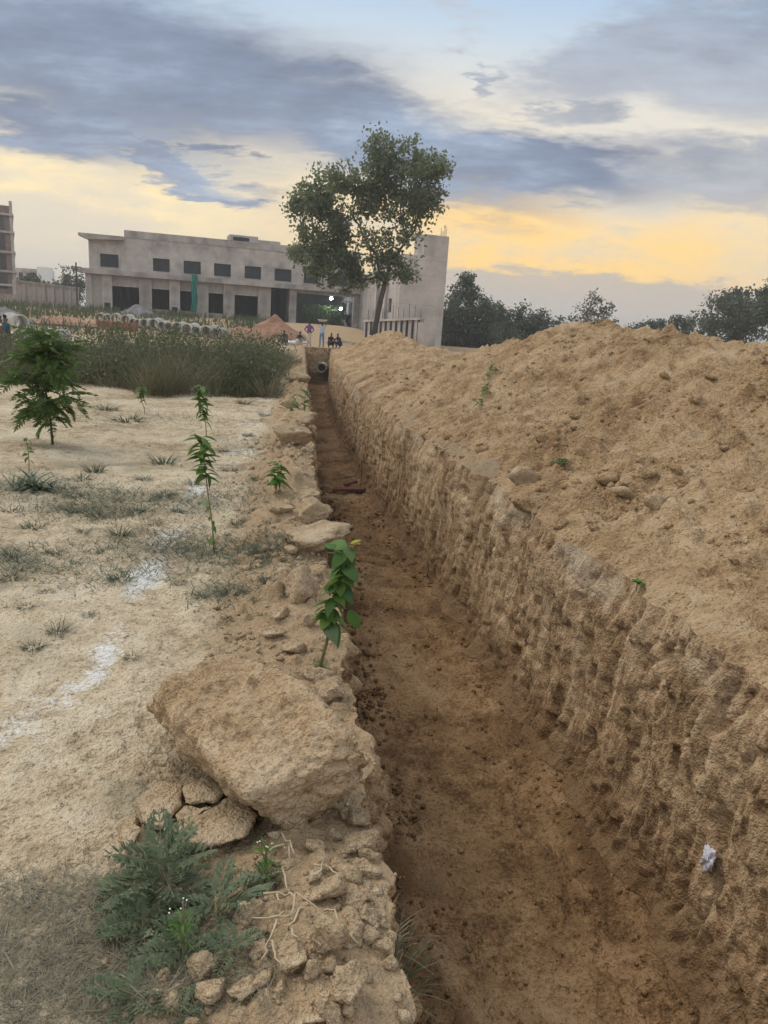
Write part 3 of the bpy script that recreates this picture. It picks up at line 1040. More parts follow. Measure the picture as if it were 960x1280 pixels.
HEAPC = [
    (410, 1120, 36, 0.75, 'pale egg-shaped clod on top of the root-bound heap'),
    (406, 1183, 38, 1.05, 'upright blocky clod in the middle of the heap at the lip'),
    (434, 1248, 44, 0.75, 'broad tan clod at the bottom edge beside the trench'),
    (270, 1243, 34, 0.75, 'pale squarish clod left of another at the bottom edge'),
    (304, 1241, 36, 0.6, 'pale oblong clod at the bottom edge beside the flowering weed'),
    (316, 1146, 30, 0.9, 'tan clod beside the ferny weed at the foot of the roots'),
    (258, 1216, 30, 0.9, None), (323, 1192, 20, 0.9, None), (368, 1200, 34, 0.6, None), (389, 1217, 20, 1.0, None), (410, 1213, 20, 0.9, None), (458, 1152, 28, 0.6, None),
    (440, 1172, 30, 0.6, None), (460, 1174, 22, 0.6, None), (480, 1188, 22, 0.7, None), (488, 1204, 18, 0.7, None), (328, 1230, 24, 0.8, None),
    (350, 1240, 20, 0.7, None), (478, 1158, 14, 0.8, None), (467, 1180, 12, 0.8, None), (415, 1270, 30, 0.9, None), (385, 1275, 30, 0.6, None), (240, 1130, 12, 0.8, None),
    (168, 1060, 12, 0.6, None), (160, 1275, 10, 0.9, None), (345, 1080, 18, 0.6, None), (418, 1050, 16, 0.8, None), (430, 1066, 14, 0.8, None), (400, 1090, 20, 0.6, None), (330, 1165, 12, .8, None), (445, 1030, 24, .7, None), (450, 1060, 30, .8, None), (455, 1092, 26, .7, None), (436, 1102, 24, .7, None), (430, 1022, 20, .7, None), (462, 1075, 20, .7, None), (420, 1085, 18, .7, None), (440, 1132, 26, .7, None), (456, 1124, 20, .7, None), (395, 1062, 22, .6, None)]
for lst, grp, gl in ((LIPC, 'clods along the crumbled left lip', 'lip'),
                     (HEAPC, 'clods in the near heap at the lip', 'heap')):
    for i, (px, py, wpx, asp, lab) in enumerate(lst):
        p = on_ground(px, py)
        wd = wpx * p.y / FPX * (1.55 if lst is HEAPC else 1.2) * 0.5
        asp2 = min(1.0, asp * 1.1)
        me = rock_mesh('soil_clod', 4 if wpx > 24 else 3, 300 + i * 7 + len(lst), (wd, wd * 0.8, wd * asp2), M_clod, 0.17)
        o = link('soil_clod', me, loc=(p.x, p.y, p.z + wd * asp2 * 0.5), rot=(random.uniform(-.2, .2), random.uniform(-.2, .2), random.uniform(-.5, .5)))
        tag(o, lab or where(px, py, gl, 'small tan clod'), 'clod', grp)
# clods on the mound
for i, (px, py, wpx, asp, lab) in enumerate([
        (658, 598, 36, 1.0, 'large pale clod embedded on the mound right above the cut face'),
        (782, 617, 28, 0.6, 'left of two flat clods resting low on the mound slope'),
        (820, 631, 28, 0.6, 'right of two flat clods resting low on the mound slope'),
        (762, 600, 34, 0.6, None), (810, 596, 22, .6, None), (850, 605, 20, .6, None), (845, 585, 16, .6, None), (480 + 200, 545, 22, .5, None), (605, 560, 16, .5, None),
        (640, 640, 26, .6, None), (745, 660, 18, .6, None), (905, 560, 16, .5, None), (720, 520, 16, .5, None), (870, 500, 18, .5, None), (890, 470, 16, .5, None), (915, 700, 14, .5, None), (940, 610, 16, .5, None),
        (830, 470, 16, .5, None), (700, 655, 22, .6, None), (560, 545, 14, .5, None)]):
    p = hit('mound', px, py)
    wd = wpx * p.y / FPX * 0.56
    me = rock_mesh('soil_clod', 3 if wpx > 24 else 2, 700 + i * 5, (wd, wd * 0.85, wd * min(1, asp * 1.1)), M_mound if i > 2 else M_clod, 0.08)
    tag(link('soil_clod', me, loc=p + Vector((0, 0, wd * asp * 0.15)), rot=(random.uniform(-.2, .2), -0.3, random.uniform(0, 3))),
        lab or where(px, py, 'mound', 'small tan clod'), 'clod', 'clods on the mound')


def scatter(name, pts, sizes, mat, seed, label, cat, protos=8, sub=1):
    r = np.random.default_rng(seed)
    PR = [rock_arr(sub, seed * 100 + k, (1, .85, .7), rough=0.10) for k in range(protos)]
    Vs = []; Fs = []; off = 0
    for p, s in zip(pts, sizes):
        V, F = PR[r.integers(protos)]
        q = Quaternion(r.normal(size=4).tolist()); q.normalize()
        if abs(q.x) + abs(q.y) > 0.6: q = Quaternion((0, 0, 1), r.uniform(0, 6.3))
        W = V @ np.array(q.to_matrix()).T * s + np.array(p)
        Vs.append(W); Fs.append(F + off); off += len(V)
    me = mesh_np(name, np.concatenate(Vs), np.concatenate(Fs), mat, smooth=False)
    return tag(link(name, me), label, cat, kind='stuff')


def samp(key, n, seed, cond, smin, smax, pw=2.2, ymin=0.9, ymax=30):
    """random points of a terrain patch, thinning with distance"""
    r = np.random.default_rng(seed)
    X, Y, Z = T[key]
    ii = r.integers(0, X.shape[0], n * 12); jj = r.integers(0, X.shape[1], n * 12)
    x, y, z = X[ii, jj], Y[ii, jj], Z[ii, jj]
    k = cond(x, y, z, r.random(len(x))) & (y > ymin) & (y < ymax)
    x, y, z = x[k][:n], y[k][:n], z[k][:n]
    s = smin + (smax - smin) * r.random(len(x)) ** pw * 1.0
    s = s * np.clip(y / 4, 0.75, 2.2) ** 0.6
    return np.stack([x, y, z + s * 0.2], -1), s


p_, s_ = samp('left', 3400, 11, lambda x, y, z, r: r < heap_mask(x, y) ** 1.3 * np.clip(0.35 + 0.9 * p2(x * 1.6, y * 1.6, 300), 0, 1), 0.005, 0.036, 2.8)
scatter('loose_crumbs', p_, s_, M_clod, 11, 'loose crumbs of tan earth strewn along the left lip', 'loose earth')
p_, s_ = samp('left', 520, 16, lambda x, y, z, r: r < np.exp(-(((x + 0.10) / 0.24) ** 2 + ((y - 1.62) / 0.45) ** 2)), 0.006, 0.034, 2.0, 1.0, 2.4)
scatter('heap_crumbs', p_, s_, M_clod, 16, 'broken crumbs piled on the lip nearest the camera', 'loose earth', sub=2)
p_, s_ = samp('left', 1300, 12, lambda x, y, z, r: (XL(y) - x < 5) & (r < 0.5 * np.clip(p2(x * .8, y * .8, 301) + .4, 0, 1)), 0.004, 0.016, 3)
scatter('ground_crumbs', p_, s_, M_ground, 12, 'small crumbs scattered over the pale ground', 'loose earth')
p_, s_ = samp('mound', 8500, 13, lambda x, y, z, r: r < np.clip(0.22 + 0.8 * fbm(x * 0.7, y * 0.7, 3, 302), 0, 1), 0.007, 0.046, 3.6, 2.5, 26)
p_[:, 2] -= s_ * .35
scatter('mound_crumbs', p_, s_, M_mound, 13, 'loose lumps of earth covering the spoil mound', 'loose earth')
p_, s_ = samp('floor', 3800, 14, lambda x, y, z, r: r < np.clip(sm((x - XL(y)), 0.95, 0.15) * (0.45 + fbm(x * 1.2, y * 1.2, 2, 303)), 0, 1), 0.006, 0.036, 2.6, 2.2, 14)
scatter('floor_crumbs', p_, s_, M_dampclod, 14, 'dark damp crumbs along the foot of the left trench wall', 'loose earth')
p_, s_ = samp('floor', 1900, 15, lambda x, y, z, r: r < 0.16 + 0.2 * np.clip(fbm(x * 2, y * 2, 2, 304), 0, 1) + sm((XR(y) - x), 0.62, 0.18), 0.005, 0.032, 3.6, 2.3, 16)
scatter('fallen_crumbs', p_, s_, M_floor, 15, 'small fallen crumbs dotted over the trench floor', 'loose earth')

# ------------------------------------------------------------------ concrete, building
def concrete(name, col, sc=0.35, boards=True):
    mt, b = material(name)
    co = b.n('ShaderNodeTexCoord').outputs['Object']
    n1 = b.noise(co, sc, 4, 0.6); n2 = b.noise(b.mapping(co, (1.0, 1.0, 0.6)), 0.9, 4, 0.65); n3 = b.noise(co, 9, 3, 0.7)
    f = b.m('ADD', b.m('MULTIPLY', n1, 0.45), b.m('ADD', b.m('MULTIPLY', n2, 0.35), b.m('MULTIPLY', n3, 0.2)))
    oi = b.n('ShaderNodeObjectInfo').outputs['Random']
    f = b.m('ADD', f, b.m('MULTIPLY', b.m('SUBTRACT', oi, 0.5), 0.10))
    c = b.ramp(f, [(0.38, tuple(q * 0.58 for q in col)), (0.5, col), (0.62, tuple(min(1, q * 1.3) for q in col))])
    if boards:
        z = b.sep(co)[2]
        fr = b.m('FRACT', b.m('DIVIDE', z, 1.22))
        ln = b.ss(b.m('ABSOLUTE', b.m('SUBTRACT', fr, 0.5)), 0.485, 0.5)
        c = b.mix(b.m('MULTIPLY', ln, 0.6), c, tuple(q * 0.5 for q in col))
    b.put(b.bs.inputs['Base Color'], c)
    b.put(b.bs.inputs['Normal'], b.bump(f, 0.3, 0.05))
    b.bs.inputs['Roughness'].default_value = 0.9
    return mt


M_conc = concrete('raw_concrete', (0.41, 0.365, 0.33))
M_conc2 = concrete('rendered_concrete', (0.45, 0.40, 0.365), 0.5)
M_pipe = concrete('pipe_concrete', (0.47, 0.45, 0.41), 1.2, False)
M_dark = concrete('darkened_concrete', (0.075, 0.07, 0.068), 0.5, False)  # concrete darkened: the shade of the rooms is put into its colour
M_black = plain('opening_shade', (0.035, 0.037, 0.043), 0.8, 0.3, 2.0)  # near-black fill: the shade inside openings put into the colour
M_rust = plain('rusty_steel', (0.13, 0.07, 0.045), 0.8, 0.3, 20)
M_brick = plain('red_brick', (0.30, 0.13, 0.085), 0.9, 0.3, 3.0, bump=0.3)
M_brickwall = plain('old_brickwork', (0.215, 0.145, 0.125), 0.9, 0.3, 1.5, bump=0.3)
M_wood = plain('red_brown_wood', (0.17, 0.068, 0.045), 0.8, 0.35, 9)
M_greywood = plain('weathered_plank', (0.36, 0.31, 0.25), 0.9, 0.3, 6)
M_greensheet = plain('green_sheet', (0.02, 0.19, 0.145), 0.6, 0.25, 4)
M_white = plain('white_cloth', (0.75, 0.75, 0.74), 0.8, 0.12, 6)
M_bark = plain('bark', (0.085, 0.068, 0.055), 0.95, 0.35, 7, bump=0.6)
M_stem = plain('green_stem', (0.20, 0.19, 0.10), 0.8, 0.3, 20)
M_lamp = plain('lamp_glow', (0.9, 0.95, 1.0), 0.4, 0.0, 1, emit=((0.85, 0.95, 1.0), 70.0))
M_yellow = plain('machine_paint', (0.42, 0.30, 0.06), 0.5, 0.2, 3)
M_metal = plain('grey_metal', (0.10, 0.10, 0.105), 0.5, 0.2, 4, metal=0.2)
M_rubber = plain('tyre_rubber', (0.02, 0.02, 0.02), 0.8, 0.2, 5)
M_glass = plain('dusty_glass', (0.10, 0.12, 0.13), 0.15, 0.1, 2, spec=0.5)

B = empty('concrete_building', (-33, 80, 0), R(18))
tag(B, 'two-storey unfinished grey concrete building with dark open windows behind the tree', 'building')


def box(name, parent, mat, x0, x1, y0, y1, z0, z1, bevel=0.0):
    """box whose origin is its own base centre"""
    cx, cy = (x0 + x1) / 2, (y0 + y1) / 2
    return MB().box(x0 - cx, x1 - cx, y0 - cy, y1 - cy, 0, z1 - z0).obj(name, mat, parent, bevel=bevel, loc=(cx, cy, z0))


WIN = [(1.9, 3.7), (7.15, 8.85), (10.3, 12.1), (13.5, 15.3), (16.8, 18.6), (20.1, 22.0), (23.4, 25.1), (26.8, 28.5)]
mb = MB()
U0, U1 = 0.8, 29.9
mb.box(U0, U1, 0, 0.25, 5.6, 5.9)
mb.box(U0, U1, 0, 0.25, 7.2, 9.0)
e0 = U0
for a, c in WIN + [(U1, U1)]:
    mb.box(e0, a, 0, 0.25, 5.9, 7.2); e0 = c
mb.obj('front_wall', M_conc2, B)
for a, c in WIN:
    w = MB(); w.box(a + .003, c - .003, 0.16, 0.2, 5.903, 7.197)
    f = w.obj('window', M_black, B)  # dark sheet across the opening, painting the unlit room behind
    MB().box(a + .004, c - .004, -0.06, 0.155, 5.86, 5.898).obj('sill', M_conc, f)
box('parapet', B, M_conc, 4.3, 29.9, -0.06, 0.2, 9.0, 9.72)
mb = MB()
mb.add([(0.75, -0.9, 8.45), (0.75, 0.3, 8.45), (-0.1, -0.9, 8.75), (-0.1, 0.3, 8.75), (-0.1, -0.9, 9.0), (-0.1, 0.3, 9.0), (4.25, -0.9, 9.0), (4.25, 0.3, 9.0), (4.25, -0.9, 8.62), (4.25, 0.3, 8.62)],
       [(0, 2, 4, 6, 8), (1, 9, 7, 5, 3), (0, 1, 3, 2), (2, 3, 5, 4), (4, 5, 7, 6), (6, 7, 9, 8), (8, 9, 1, 0)])
mb.obj('roof_canopy', M_conc, B)
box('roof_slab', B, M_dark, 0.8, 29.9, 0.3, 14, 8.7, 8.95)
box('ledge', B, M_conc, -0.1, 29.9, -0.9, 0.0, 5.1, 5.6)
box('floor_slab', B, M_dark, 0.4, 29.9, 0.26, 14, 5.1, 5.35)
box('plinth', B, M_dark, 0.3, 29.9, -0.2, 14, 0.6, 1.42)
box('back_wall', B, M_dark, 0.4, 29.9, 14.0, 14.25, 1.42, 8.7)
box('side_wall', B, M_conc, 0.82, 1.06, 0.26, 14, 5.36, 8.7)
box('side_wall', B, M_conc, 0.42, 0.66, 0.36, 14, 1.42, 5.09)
COLS = [(0.4, 1.0), (2.0, 3.0), (5.7, 7.0), (8.8, 9.9), (11.6, 12.9), (14.5, 15.7), (18.3, 19.7), (21.8, 22.6), (29.3, 29.9)]
for i, (a, c) in enumerate(COLS):
    o = box('column', B, M_conc2 if i % 2 else M_conc, a, c, -0.32, 0.35, 1.35, 5.097)
    if i in (1, 3):
        MB().box(-0.3, 0.3, -0.352, -0.338, 0.1, 0.95).obj('niche_shade', M_black, o)  # flat dark sheet painted as the shade of a recess
for i in range(8):
    a, c = COLS[i][1], COLS[i + 1][0]
    if i == 0: box('infill_panel', B, M_conc, a, c, 0.02, 0.2, 1.42, 5.097)
    elif i < 6: box('infill_panel', B, M_conc2, a, c, 0.02, 0.2, 4.05, 5.097)
    if i in (2, 3, 4): box('sill_wall', B, M_conc, a, c, 0.0, 0.2, 1.42, 1.95)
for u in (3.6, 4.6, 8.0, 16.8, 20.8):
    for v in (4.5, 8.5):
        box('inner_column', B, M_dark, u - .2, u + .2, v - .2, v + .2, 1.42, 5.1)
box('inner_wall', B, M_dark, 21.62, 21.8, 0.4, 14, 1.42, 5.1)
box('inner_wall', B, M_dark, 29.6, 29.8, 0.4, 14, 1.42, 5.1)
box('penthouse', B, M_conc, 15.4, 18.6, 3, 6, 8.96, 10.62)
box('penthouse', B, M_conc2, 18.6, 21.2, 3.4, 6, 8.96, 10.35)
o = box('penthouse_window', B, M_black, 15.8, 17.6, 2.96, 2.995, 10.0, 10.4)
box('beam', B, M_conc, 22.6, 29.3, -0.1, 0.25, 4.75, 5.097)
# the wing that comes forward on the right
W0, W1, V0, V1 = 27.0, 31.15, -24.0, -17.0
box('wing_wall', B, M_conc2, W0, W1, V0, V0 + 0.25, 0.0, 7.7)
mb = MB()
mb.box(W0 + .002, W0 + .25, V0 + .25, V0 + 2.0, 0, 7.7).box(W0 + .002, W0 + .25, V0 + 2.9, V1, 0, 7.7).box(W0 + .002, W0 + .25, V0 + 2.0, V0 + 2.9, 0, 2.9).box(W0 + .002, W0 + .25, V0 + 2.0, V0 + 2.9, 4.1, 7.7)
mb.obj('wing_wall', M_conc, B)
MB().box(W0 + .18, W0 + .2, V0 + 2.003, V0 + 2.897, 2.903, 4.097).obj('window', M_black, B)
box('wing_wall', B, M_conc, W1 - .25, W1 - .002, V0 + .25, V1, 0, 7.7)
box('wing_wall', B, M_conc, W0 + .25, W1 - .25, V1 - .25, V1, 0, 7.7)
box('wing_roof', B, M_conc, W0 + .25, W1 - .25, V0 + .25, V1 - .25, 7.4, 7.66)
box('tower', B, M_conc, 28.95, W1, V0 + .003, V0 + 2.5, 7.7, 9.42)
box('tower_beam', B, M_conc, W0, 28.95, V0 + .05, V0 + 0.3, 9.12, 9.38)
box('pilaster', B, M_conc2, W0 - 0.25, W0, V0 + 3.3, V0 + 3.9, 0, 7.5)
box('pilaster', B, M_conc2, W0 - 0.25, W0, V1 - 0.9, V1, 0, 7.5)
box('link_block', B, M_conc, 29.95, 33.5, V1 + .05, 0.4, 0, 7.2)
for k in range(6):
    MB().tube([(30.6 + 0.1 * k, V0 + .4 + (k % 2) * .5, 9.3), (30.62 + 0.1 * k, V0 + .4 + (k % 2) * .5, 9.9 + 0.25 * (k % 3))], 0.018, 5).obj('rebar', M_rust, B)

# lamps burning in the hall
for (px, py, Y, lab) in ((414, 373, 92.0, 'brighter floodlight glowing in the open hall of the building'), (426, 386, 95.0, 'lower small lamp glowing in the open hall of the building')):
    L = empty('hall_lamp', at(px, py, Y))
    tag(L, lab, 'lamp')
    mb = MB(); mb.lathe([(0.0, -0.19), (0.13, -0.13), (0.19, 0.0), (0.13, 0.13), (0.0, 0.19)], 12)
    mb.obj('bulb', M_lamp, L, smooth=True)
    mb = MB(); mb.lathe([(0.03, 0.7), (0.04, 0.4), (0.27, 0.24), (0.26, 0.22), (0.03, 0.36)], 12)
    mb.obj('lamp_holder', M_metal, L, smooth=True)
    ld = bpy.data.lights.new('hall_lamp_light', 'POINT'); ld.energy = 220; ld.color = (0.85, 0.95, 1); ld.shadow_soft_size = 0.15
    lo = bpy.data.objects.new('hall_lamp_light', ld); COL.objects.link(lo); lo.parent = L; lo.location = (0, -0.3, -0.1)

# green sheet hanging on the facade
gs = at(242, 365, 82.7)
n1 = 9
V = []
for i in range(n1):
    for j in range(24):
        x = (i / (n1 - 1) - .5) * 0.62
        V.append((x + 0.05 * math.sin(j * .5), 0.10 * math.sin(i * 1.7 + j * 0.25), -3.9 * j / 23))
me = mesh_np('green_tarpaulin', np.array(V), np.array([(i * 24 + j, i * 24 + j + 1, (i + 1) * 24 + j + 1, (i + 1) * 24 + j) for i in range(n1 - 1) for j in range(23)]), M_greensheet)
o = tag(link('green_tarpaulin', me, loc=at(243, 343, 82.2), rot=(0, 0, R(18))), 'narrow green sheet hanging down the front of the concrete building', 'tarpaulin')
sd = o.modifiers.new('t', 'SOLIDIFY'); sd.thickness = 0.02

# ribbed concrete wall by the tree
A0, A1 = at(525, 437, 60.0), at(455, 430, 69.0)
A0.z = 0; A1.z = 0
dv = (A1 - A0); Lw = dv.length
Wl = empty('ribbed_wall', A0, math.atan2(dv.y, dv.x))
tag(Wl, 'low ribbed concrete wall with rods on top beside the tree', 'wall')
zt0, zt1 = 2.35, 1.95
mb = MB(); mb.add([(0, -.1, 0), (Lw, -.1, 0), (Lw, .1, 0), (0, .1, 0), (0, -.1, zt0), (Lw, -.1, zt1), (Lw, .1, zt1), (0, .1, zt0)],
                  [(0, 3, 2, 1), (4, 5, 6, 7), (0, 1, 5, 4), (1, 2, 6, 5), (2, 3, 7, 6), (3, 0, 4, 7)])
mb.obj('wall_face', M_conc2, Wl)
mb = MB(); mb.add([(-.05, -.2, zt0 + .002), (Lw, -.2, zt1 + .002), (Lw, .22, zt1 + .002), (-.05, .22, zt0 + .002), (-.05, -.2, zt0 + .17), (Lw, -.2, zt1 + .17), (Lw, .22, zt1 + .17), (-.05, .22, zt0 + .17)],
                  [(0, 3, 2, 1), (4, 5, 6, 7), (0, 1, 5, 4), (1, 2, 6, 5), (2, 3, 7, 6), (3, 0, 4, 7)])
mb.obj('coping', M_conc, Wl)
for k in range(11):
    u = 0.25 + k * (Lw - .4) / 10.5
    zt = zt0 + (zt1 - zt0) * u / Lw
    for sgn in (-1, 1):
        box('rib', Wl, M_dark, u - .09, u + .09, sgn * .105 - .06 + (0.062 * sgn), sgn * .105 + .06 + (0.062 * sgn) - 0.0, 0, zt - .004)
    MB().tube([(0, 0, 0), (0.03, 0.02, 0.75 + 0.2 * (k % 3))], 0.022, 5).obj('rod', M_rust, Wl, loc=(u, 0, zt + .15))
# end return of that wall, towards the wing
e1 = box('end_panel', Wl, M_conc2, -1.6, -0.06, -.1, .1, 0, zt0 - .2)
e1.rotation_euler = (0, 0, 0.5)

# ------------------------------------------------------------------ far left: brick block, boundary wall, pale house
BB = at(19, 330, 100.0); BB.z = 1.3
Bk = empty('brick_block', BB, R(27))
tag(Bk, 'tall red-brown brick block with concrete floor bands at the left edge', 'building')
top = at(19, 258, 100).z - 1.3
zs = [at(19, q, 100).z - 1.3 for q in (357, 340, 316, 291, 269)]
mb = MB()
box('wall', Bk, M_brickwall, -14, -0.35, 0.1, 12, 0, top)
for zz in zs:
    box('floor_band', Bk, M_conc, -14.2, 0.12, -0.25, 12.2, zz - .14, zz + .14)
for k in range(4):
    box('pillar', Bk, M_conc, -0.36 - k * 4.4, 0.0 - k * 4.4, 0.0, 0.4, 0, top + 0.6)
for zz in zs[1:]:
    box('shaft_panel', Bk, M_dark, -1.9, -1.0, 0.06, 0.09, zz - 2.2, zz - .3)

c0, c1 = at(20, 380, 84), at(99, 380, 99)
c0.z = c1.z = 1.2
dv = c1 - c0; Lw = dv.length
Cw = empty('boundary_wall', c0, math.atan2(dv.y, dv.x))
tag(Cw, 'long panelled grey boundary wall left of the concrete building', 'wall')
npn = 7
hw = at(20, 349.5, 84).z - 1.2
for k in range(npn):
    a, c = k * Lw / npn, (k + 1) * Lw / npn
    box('panel', Cw, M_conc2, a + .16, c - .16, -.08, .08, 0, hw - .2)
    box('post', Cw, M_conc, a - .16, a + .16, -.2, .2, 0, hw - .02)
    box('coping', Cw, M_conc, a + .16, c - .16, -.18, .18, hw - .197, hw - .02)
box('lower_wall', Cw, M_conc, -9, -0.2, -.4, -.15, 0, hw * 0.45)

hb = at(40, 352, 165); hb.z = 1.0
Hs = empty('pale_house', hb, R(8))
tag(Hs, 'far pale flat-roofed house rising above the boundary wall', 'house')
zt = at(40, 336, 165).z - 1.0
box('wall', Hs, M_conc2, -3.2, 2.6, 0, 7, 0, zt)
box('stair_room', Hs, M_white, 1.2, 3.6, -.3, 3, 0, zt + .5)
for x in (-2.2, -0.6, 0.6): box('window', Hs, M_black, x - .4, x + .4, -.05, -.004, zt - 2.2, zt - .9)
po = at(97, 388, 78); po.z = g1(po.x, po.y)
pz = at(97, 328, 78).z - po.z
pl = empty('utility_pole', po)
tag(pl, 'thin dark pole standing left of the concrete building', 'pole')
MB().tube([(0, 0, 0), (0.0, 0, pz)], [0.10, 0.07], 8).obj('shaft', M_bark, pl)
MB().box(-.5, .5, -.05, .05, pz - .5, pz - .4).obj('crossarm', M_bark, pl)

# ------------------------------------------------------------------ heaps
def heap(name, px, py, Y, wpx, hpx, mat, seed, label, cat, depth=0.8):
    p = at(px, py, Y); p.z = float(G(p.x, p.y)) - 0.05
    hw_ = wpx * Y / FPX / 2; hh = hpx * Y / FPX
    n = 44
    g = np.linspace(-1.15, 1.15, n)
    XX, YY = np.meshgrid(g, g)
    rr = np.hypot(XX, YY) + 0.13 * fbm(XX * 1.8, YY * 1.8, 3, seed)
    ZZ = np.clip(1 - rr, 0, 1) ** 0.92 * hh + 0.03 * hh * fbm(XX * 6, YY * 6, 3, seed + 2) - 0.05 * hh
    V = np.stack([XX * hw_, YY * hw_ * depth, ZZ], -1).reshape(-1, 3)
    return tag(link(name, mesh_np(name, V, grid_faces(n, n), mat), loc=p), label, cat)


heap('earth_heap', 343, 414, 60, 96, 34, M_redheap, 1, 'reddish earth heap in front of the building columns', 'heap')
heap('earth_heap', 300, 416, 61, 84, 16, M_redheap, 2, 'low reddish earth heap beside the taller one', 'heap')
heap('gravel_heap', 6, 395, 60, 74, 20, M_greyheap, 3, 'grey gravel heap near the left edge', 'heap')
heap('earth_heap', 84, 403, 62, 95, 10, M_redheap, 4, 'flat reddish heap in front of the boundary wall', 'heap')
heap('earth_heap', 172, 392, 76, 46, 14, M_greyheap, 5, 'small grey-green rubble heap at the foot of the building', 'heap')

# bricks stacked in a low row
bs = at(120, 413, 58); bs.z = float(G(bs.x, bs.y))
mb = MB()
for c in range(9):
    for i in range(13):
        if c == 8 and i % 3: continue
        jx, jy = random.uniform(-.01, .01), random.uniform(-.02, .02)
        x = i * 0.235 + (0.11 if c % 2 else 0)
        mb.box(x + jx, x + .225 + jx, jy, jy + .45, c * .078, c * .078 + .072)
o = mb.obj('brick_stack', M_brick, loc=bs, rot=(0, 0, 0.1)); tag(o, 'low stack of red bricks in front of the concrete pipes', 'bricks')

# ------------------------------------------------------------------ concrete pipes
def pipe_mesh(r, L, bell=True):
    mb = MB()
    t = r * 0.17
    pr = [(r - t, 0), (r, 0), (r, L - .22)]
    if bell: pr += [(r + t, L - .20), (r + t, L), (r - t * .2, L), (r - t * .2, L - .1), (r - t, L - .12)]
    else: pr += [(r, L), (r - t, L)]
    mb.lathe(pr, 28, 'y', closed=True)
    return mb.mesh('concrete_pipe', M_pipe, smooth=True)


pm = {r: pipe_mesh(r, 2.2) for r in (0.30, 0.36, 0.42)}
xs = [125, 134.5, 144.5, 157, 166, 172, 180, 192, 202, 210.5, 221, 233, 244.5, 256.5, 269]
for i, px in enumerate(xs):
    t = i / (len(xs) - 1)
    Y = 66 - 10 * t
    r = (0.36, 0.36, 0.42, 0.42, 0.30, 0.30, 0.36, 0.42, 0.36, 0.36, 0.42, 0.42, 0.36, 0.42, 0.36)[i]
    p = at(px, 410, Y)
    o = link('concrete_pipe', pm[r], loc=(p.x, Y, float(G(p.x, Y)) + r + .05), rot=(0, random.uniform(0, 6), R(18) - 0.03 * i + random.uniform(-.06, .06)))
    lab = ('farthest concrete pipe, at the left end of the long row' if i == 0 else
           'last concrete pipe at the right end of the long row, its side showing' if i == len(xs) - 1 else
           ('', 'second', 'third', 'fourth', 'fifth', 'sixth', 'seventh', 'eighth', 'ninth', 'tenth', 'eleventh', 'twelfth', 'thirteenth', 'fourteenth')[i] + ' concrete pipe from the left in the long row before the building')
    tag(o, lab, 'pipe', 'concrete pipes laid out in a row')
for (px, Y, zz, lab) in ((23, 40, 0, 'left of the two lower concrete pipes behind the leafy bush'), (42, 40, 0, 'right of the two lower concrete pipes behind the leafy bush'), (27, 41.5, 0.70, 'pale concrete pipe resting on top of two others behind the bush')):
    p = at(px, 415, Y)
    tag(link('concrete_pipe', pm[0.42], loc=(p.x, Y, float(G(p.x, Y)) + .42 + zz), rot=(0, 0, R(-20 if zz == 0 else 40))), lab, 'pipe')
# pipe laid in the trench
pe = at(403, 459, 49.6)
o = link('drain_pipe', pipe_mesh(0.31, 2.6, False), loc=(pe.x, 48.9, pe.z)); tag(o, 'round concrete drain pipe opening in the end face of the trench', 'pipe')
heap('earth_heap', 415, 474, 49.3, 40, 10, M_dampclod, 8, 'dark damp earth heap under the drain pipe at the trench end', 'heap').location.z = -2.35

# ------------------------------------------------------------------ timber on the trench floor, boards and sheeting by the workers
def board(name, a, c, w, t, mat, label, cat, group=None, lift=0.02):
    a, c = Vector(a), Vector(c); d = c - a
    o = MB().box(0, d.length, -w / 2, w / 2, 0, t).obj(name, mat, bevel=0.004)
    o.location = a + Vector((0, 0, lift)); o.rotation_euler = d.to_track_quat('X', 'Z').to_euler()
    return tag(o, label, cat, group)


fa, fb = hit('floor', 418, 612), hit('floor', 459, 611)
board('wooden_plank', fa, fb, 0.22, 0.06, M_wood, 'dark red-brown plank lying across the middle of the trench floor', 'plank')
board('wooden_plank', hit('floor', 432, 606), hit('floor', 447, 601), 0.10, 0.05, M_wood, 'short red-brown board end resting behind the longer plank', 'plank')
for i, (px, py, w) in enumerate(((402, 616, 22), (412, 612, 26), (415, 624, 12), (438, 594, 16))):
    p = hit('floor', px, py); s = w * p.y / FPX * .5
    tag(link('damp_clod', rock_mesh('damp_clod', 2, 900 + i, (s, s * .8, s * .5), M_dampclod, .1), loc=p), ('dark clod on the trench floor left of the planks at the wall', 'dark clod touching the left end of the long plank', 'smallest dark clod in front of the planks', 'dark clod on the trench floor behind the planks')[i], 'clod', 'dark clods by the planks')
p = hit('floor', 453, 604)
tag(MB().tube([p, p + Vector((0.01, 0, .28)), p + Vector((-.005, .01, .55))], 0.008, 6).obj('thin_stake', M_bark), 'thin dark stake standing in the trench floor behind the planks', 'stake')
p = hit('floor', 537, 716)
tag(MB().tube([p, p + Vector((0.01, 0, .12)), p + Vector((-.01, .01, .24))], 0.006, 6).obj('thin_stake', M_bark), 'short thin stake at the foot of the right trench wall', 'stake')
for i in range(5):
    a = at(405 + i * 5, 412 + (i % 3) * 1.2, 60 + i * .6); a.z = float(G(a.x, a.y)) + .05 * i + .1
    c = a + Vector((2.4 - .3 * i, 0.6 * (i % 3) - .5, -0.06 * i + .1))
    board('loose_board', a, c, 0.2, 0.06, M_greywood, ('lowest', 'second lowest', 'middle', 'second highest', 'topmost')[i] + ' weathered board in the loose pile right of the workers', 'board', 'boards piled by the workers')
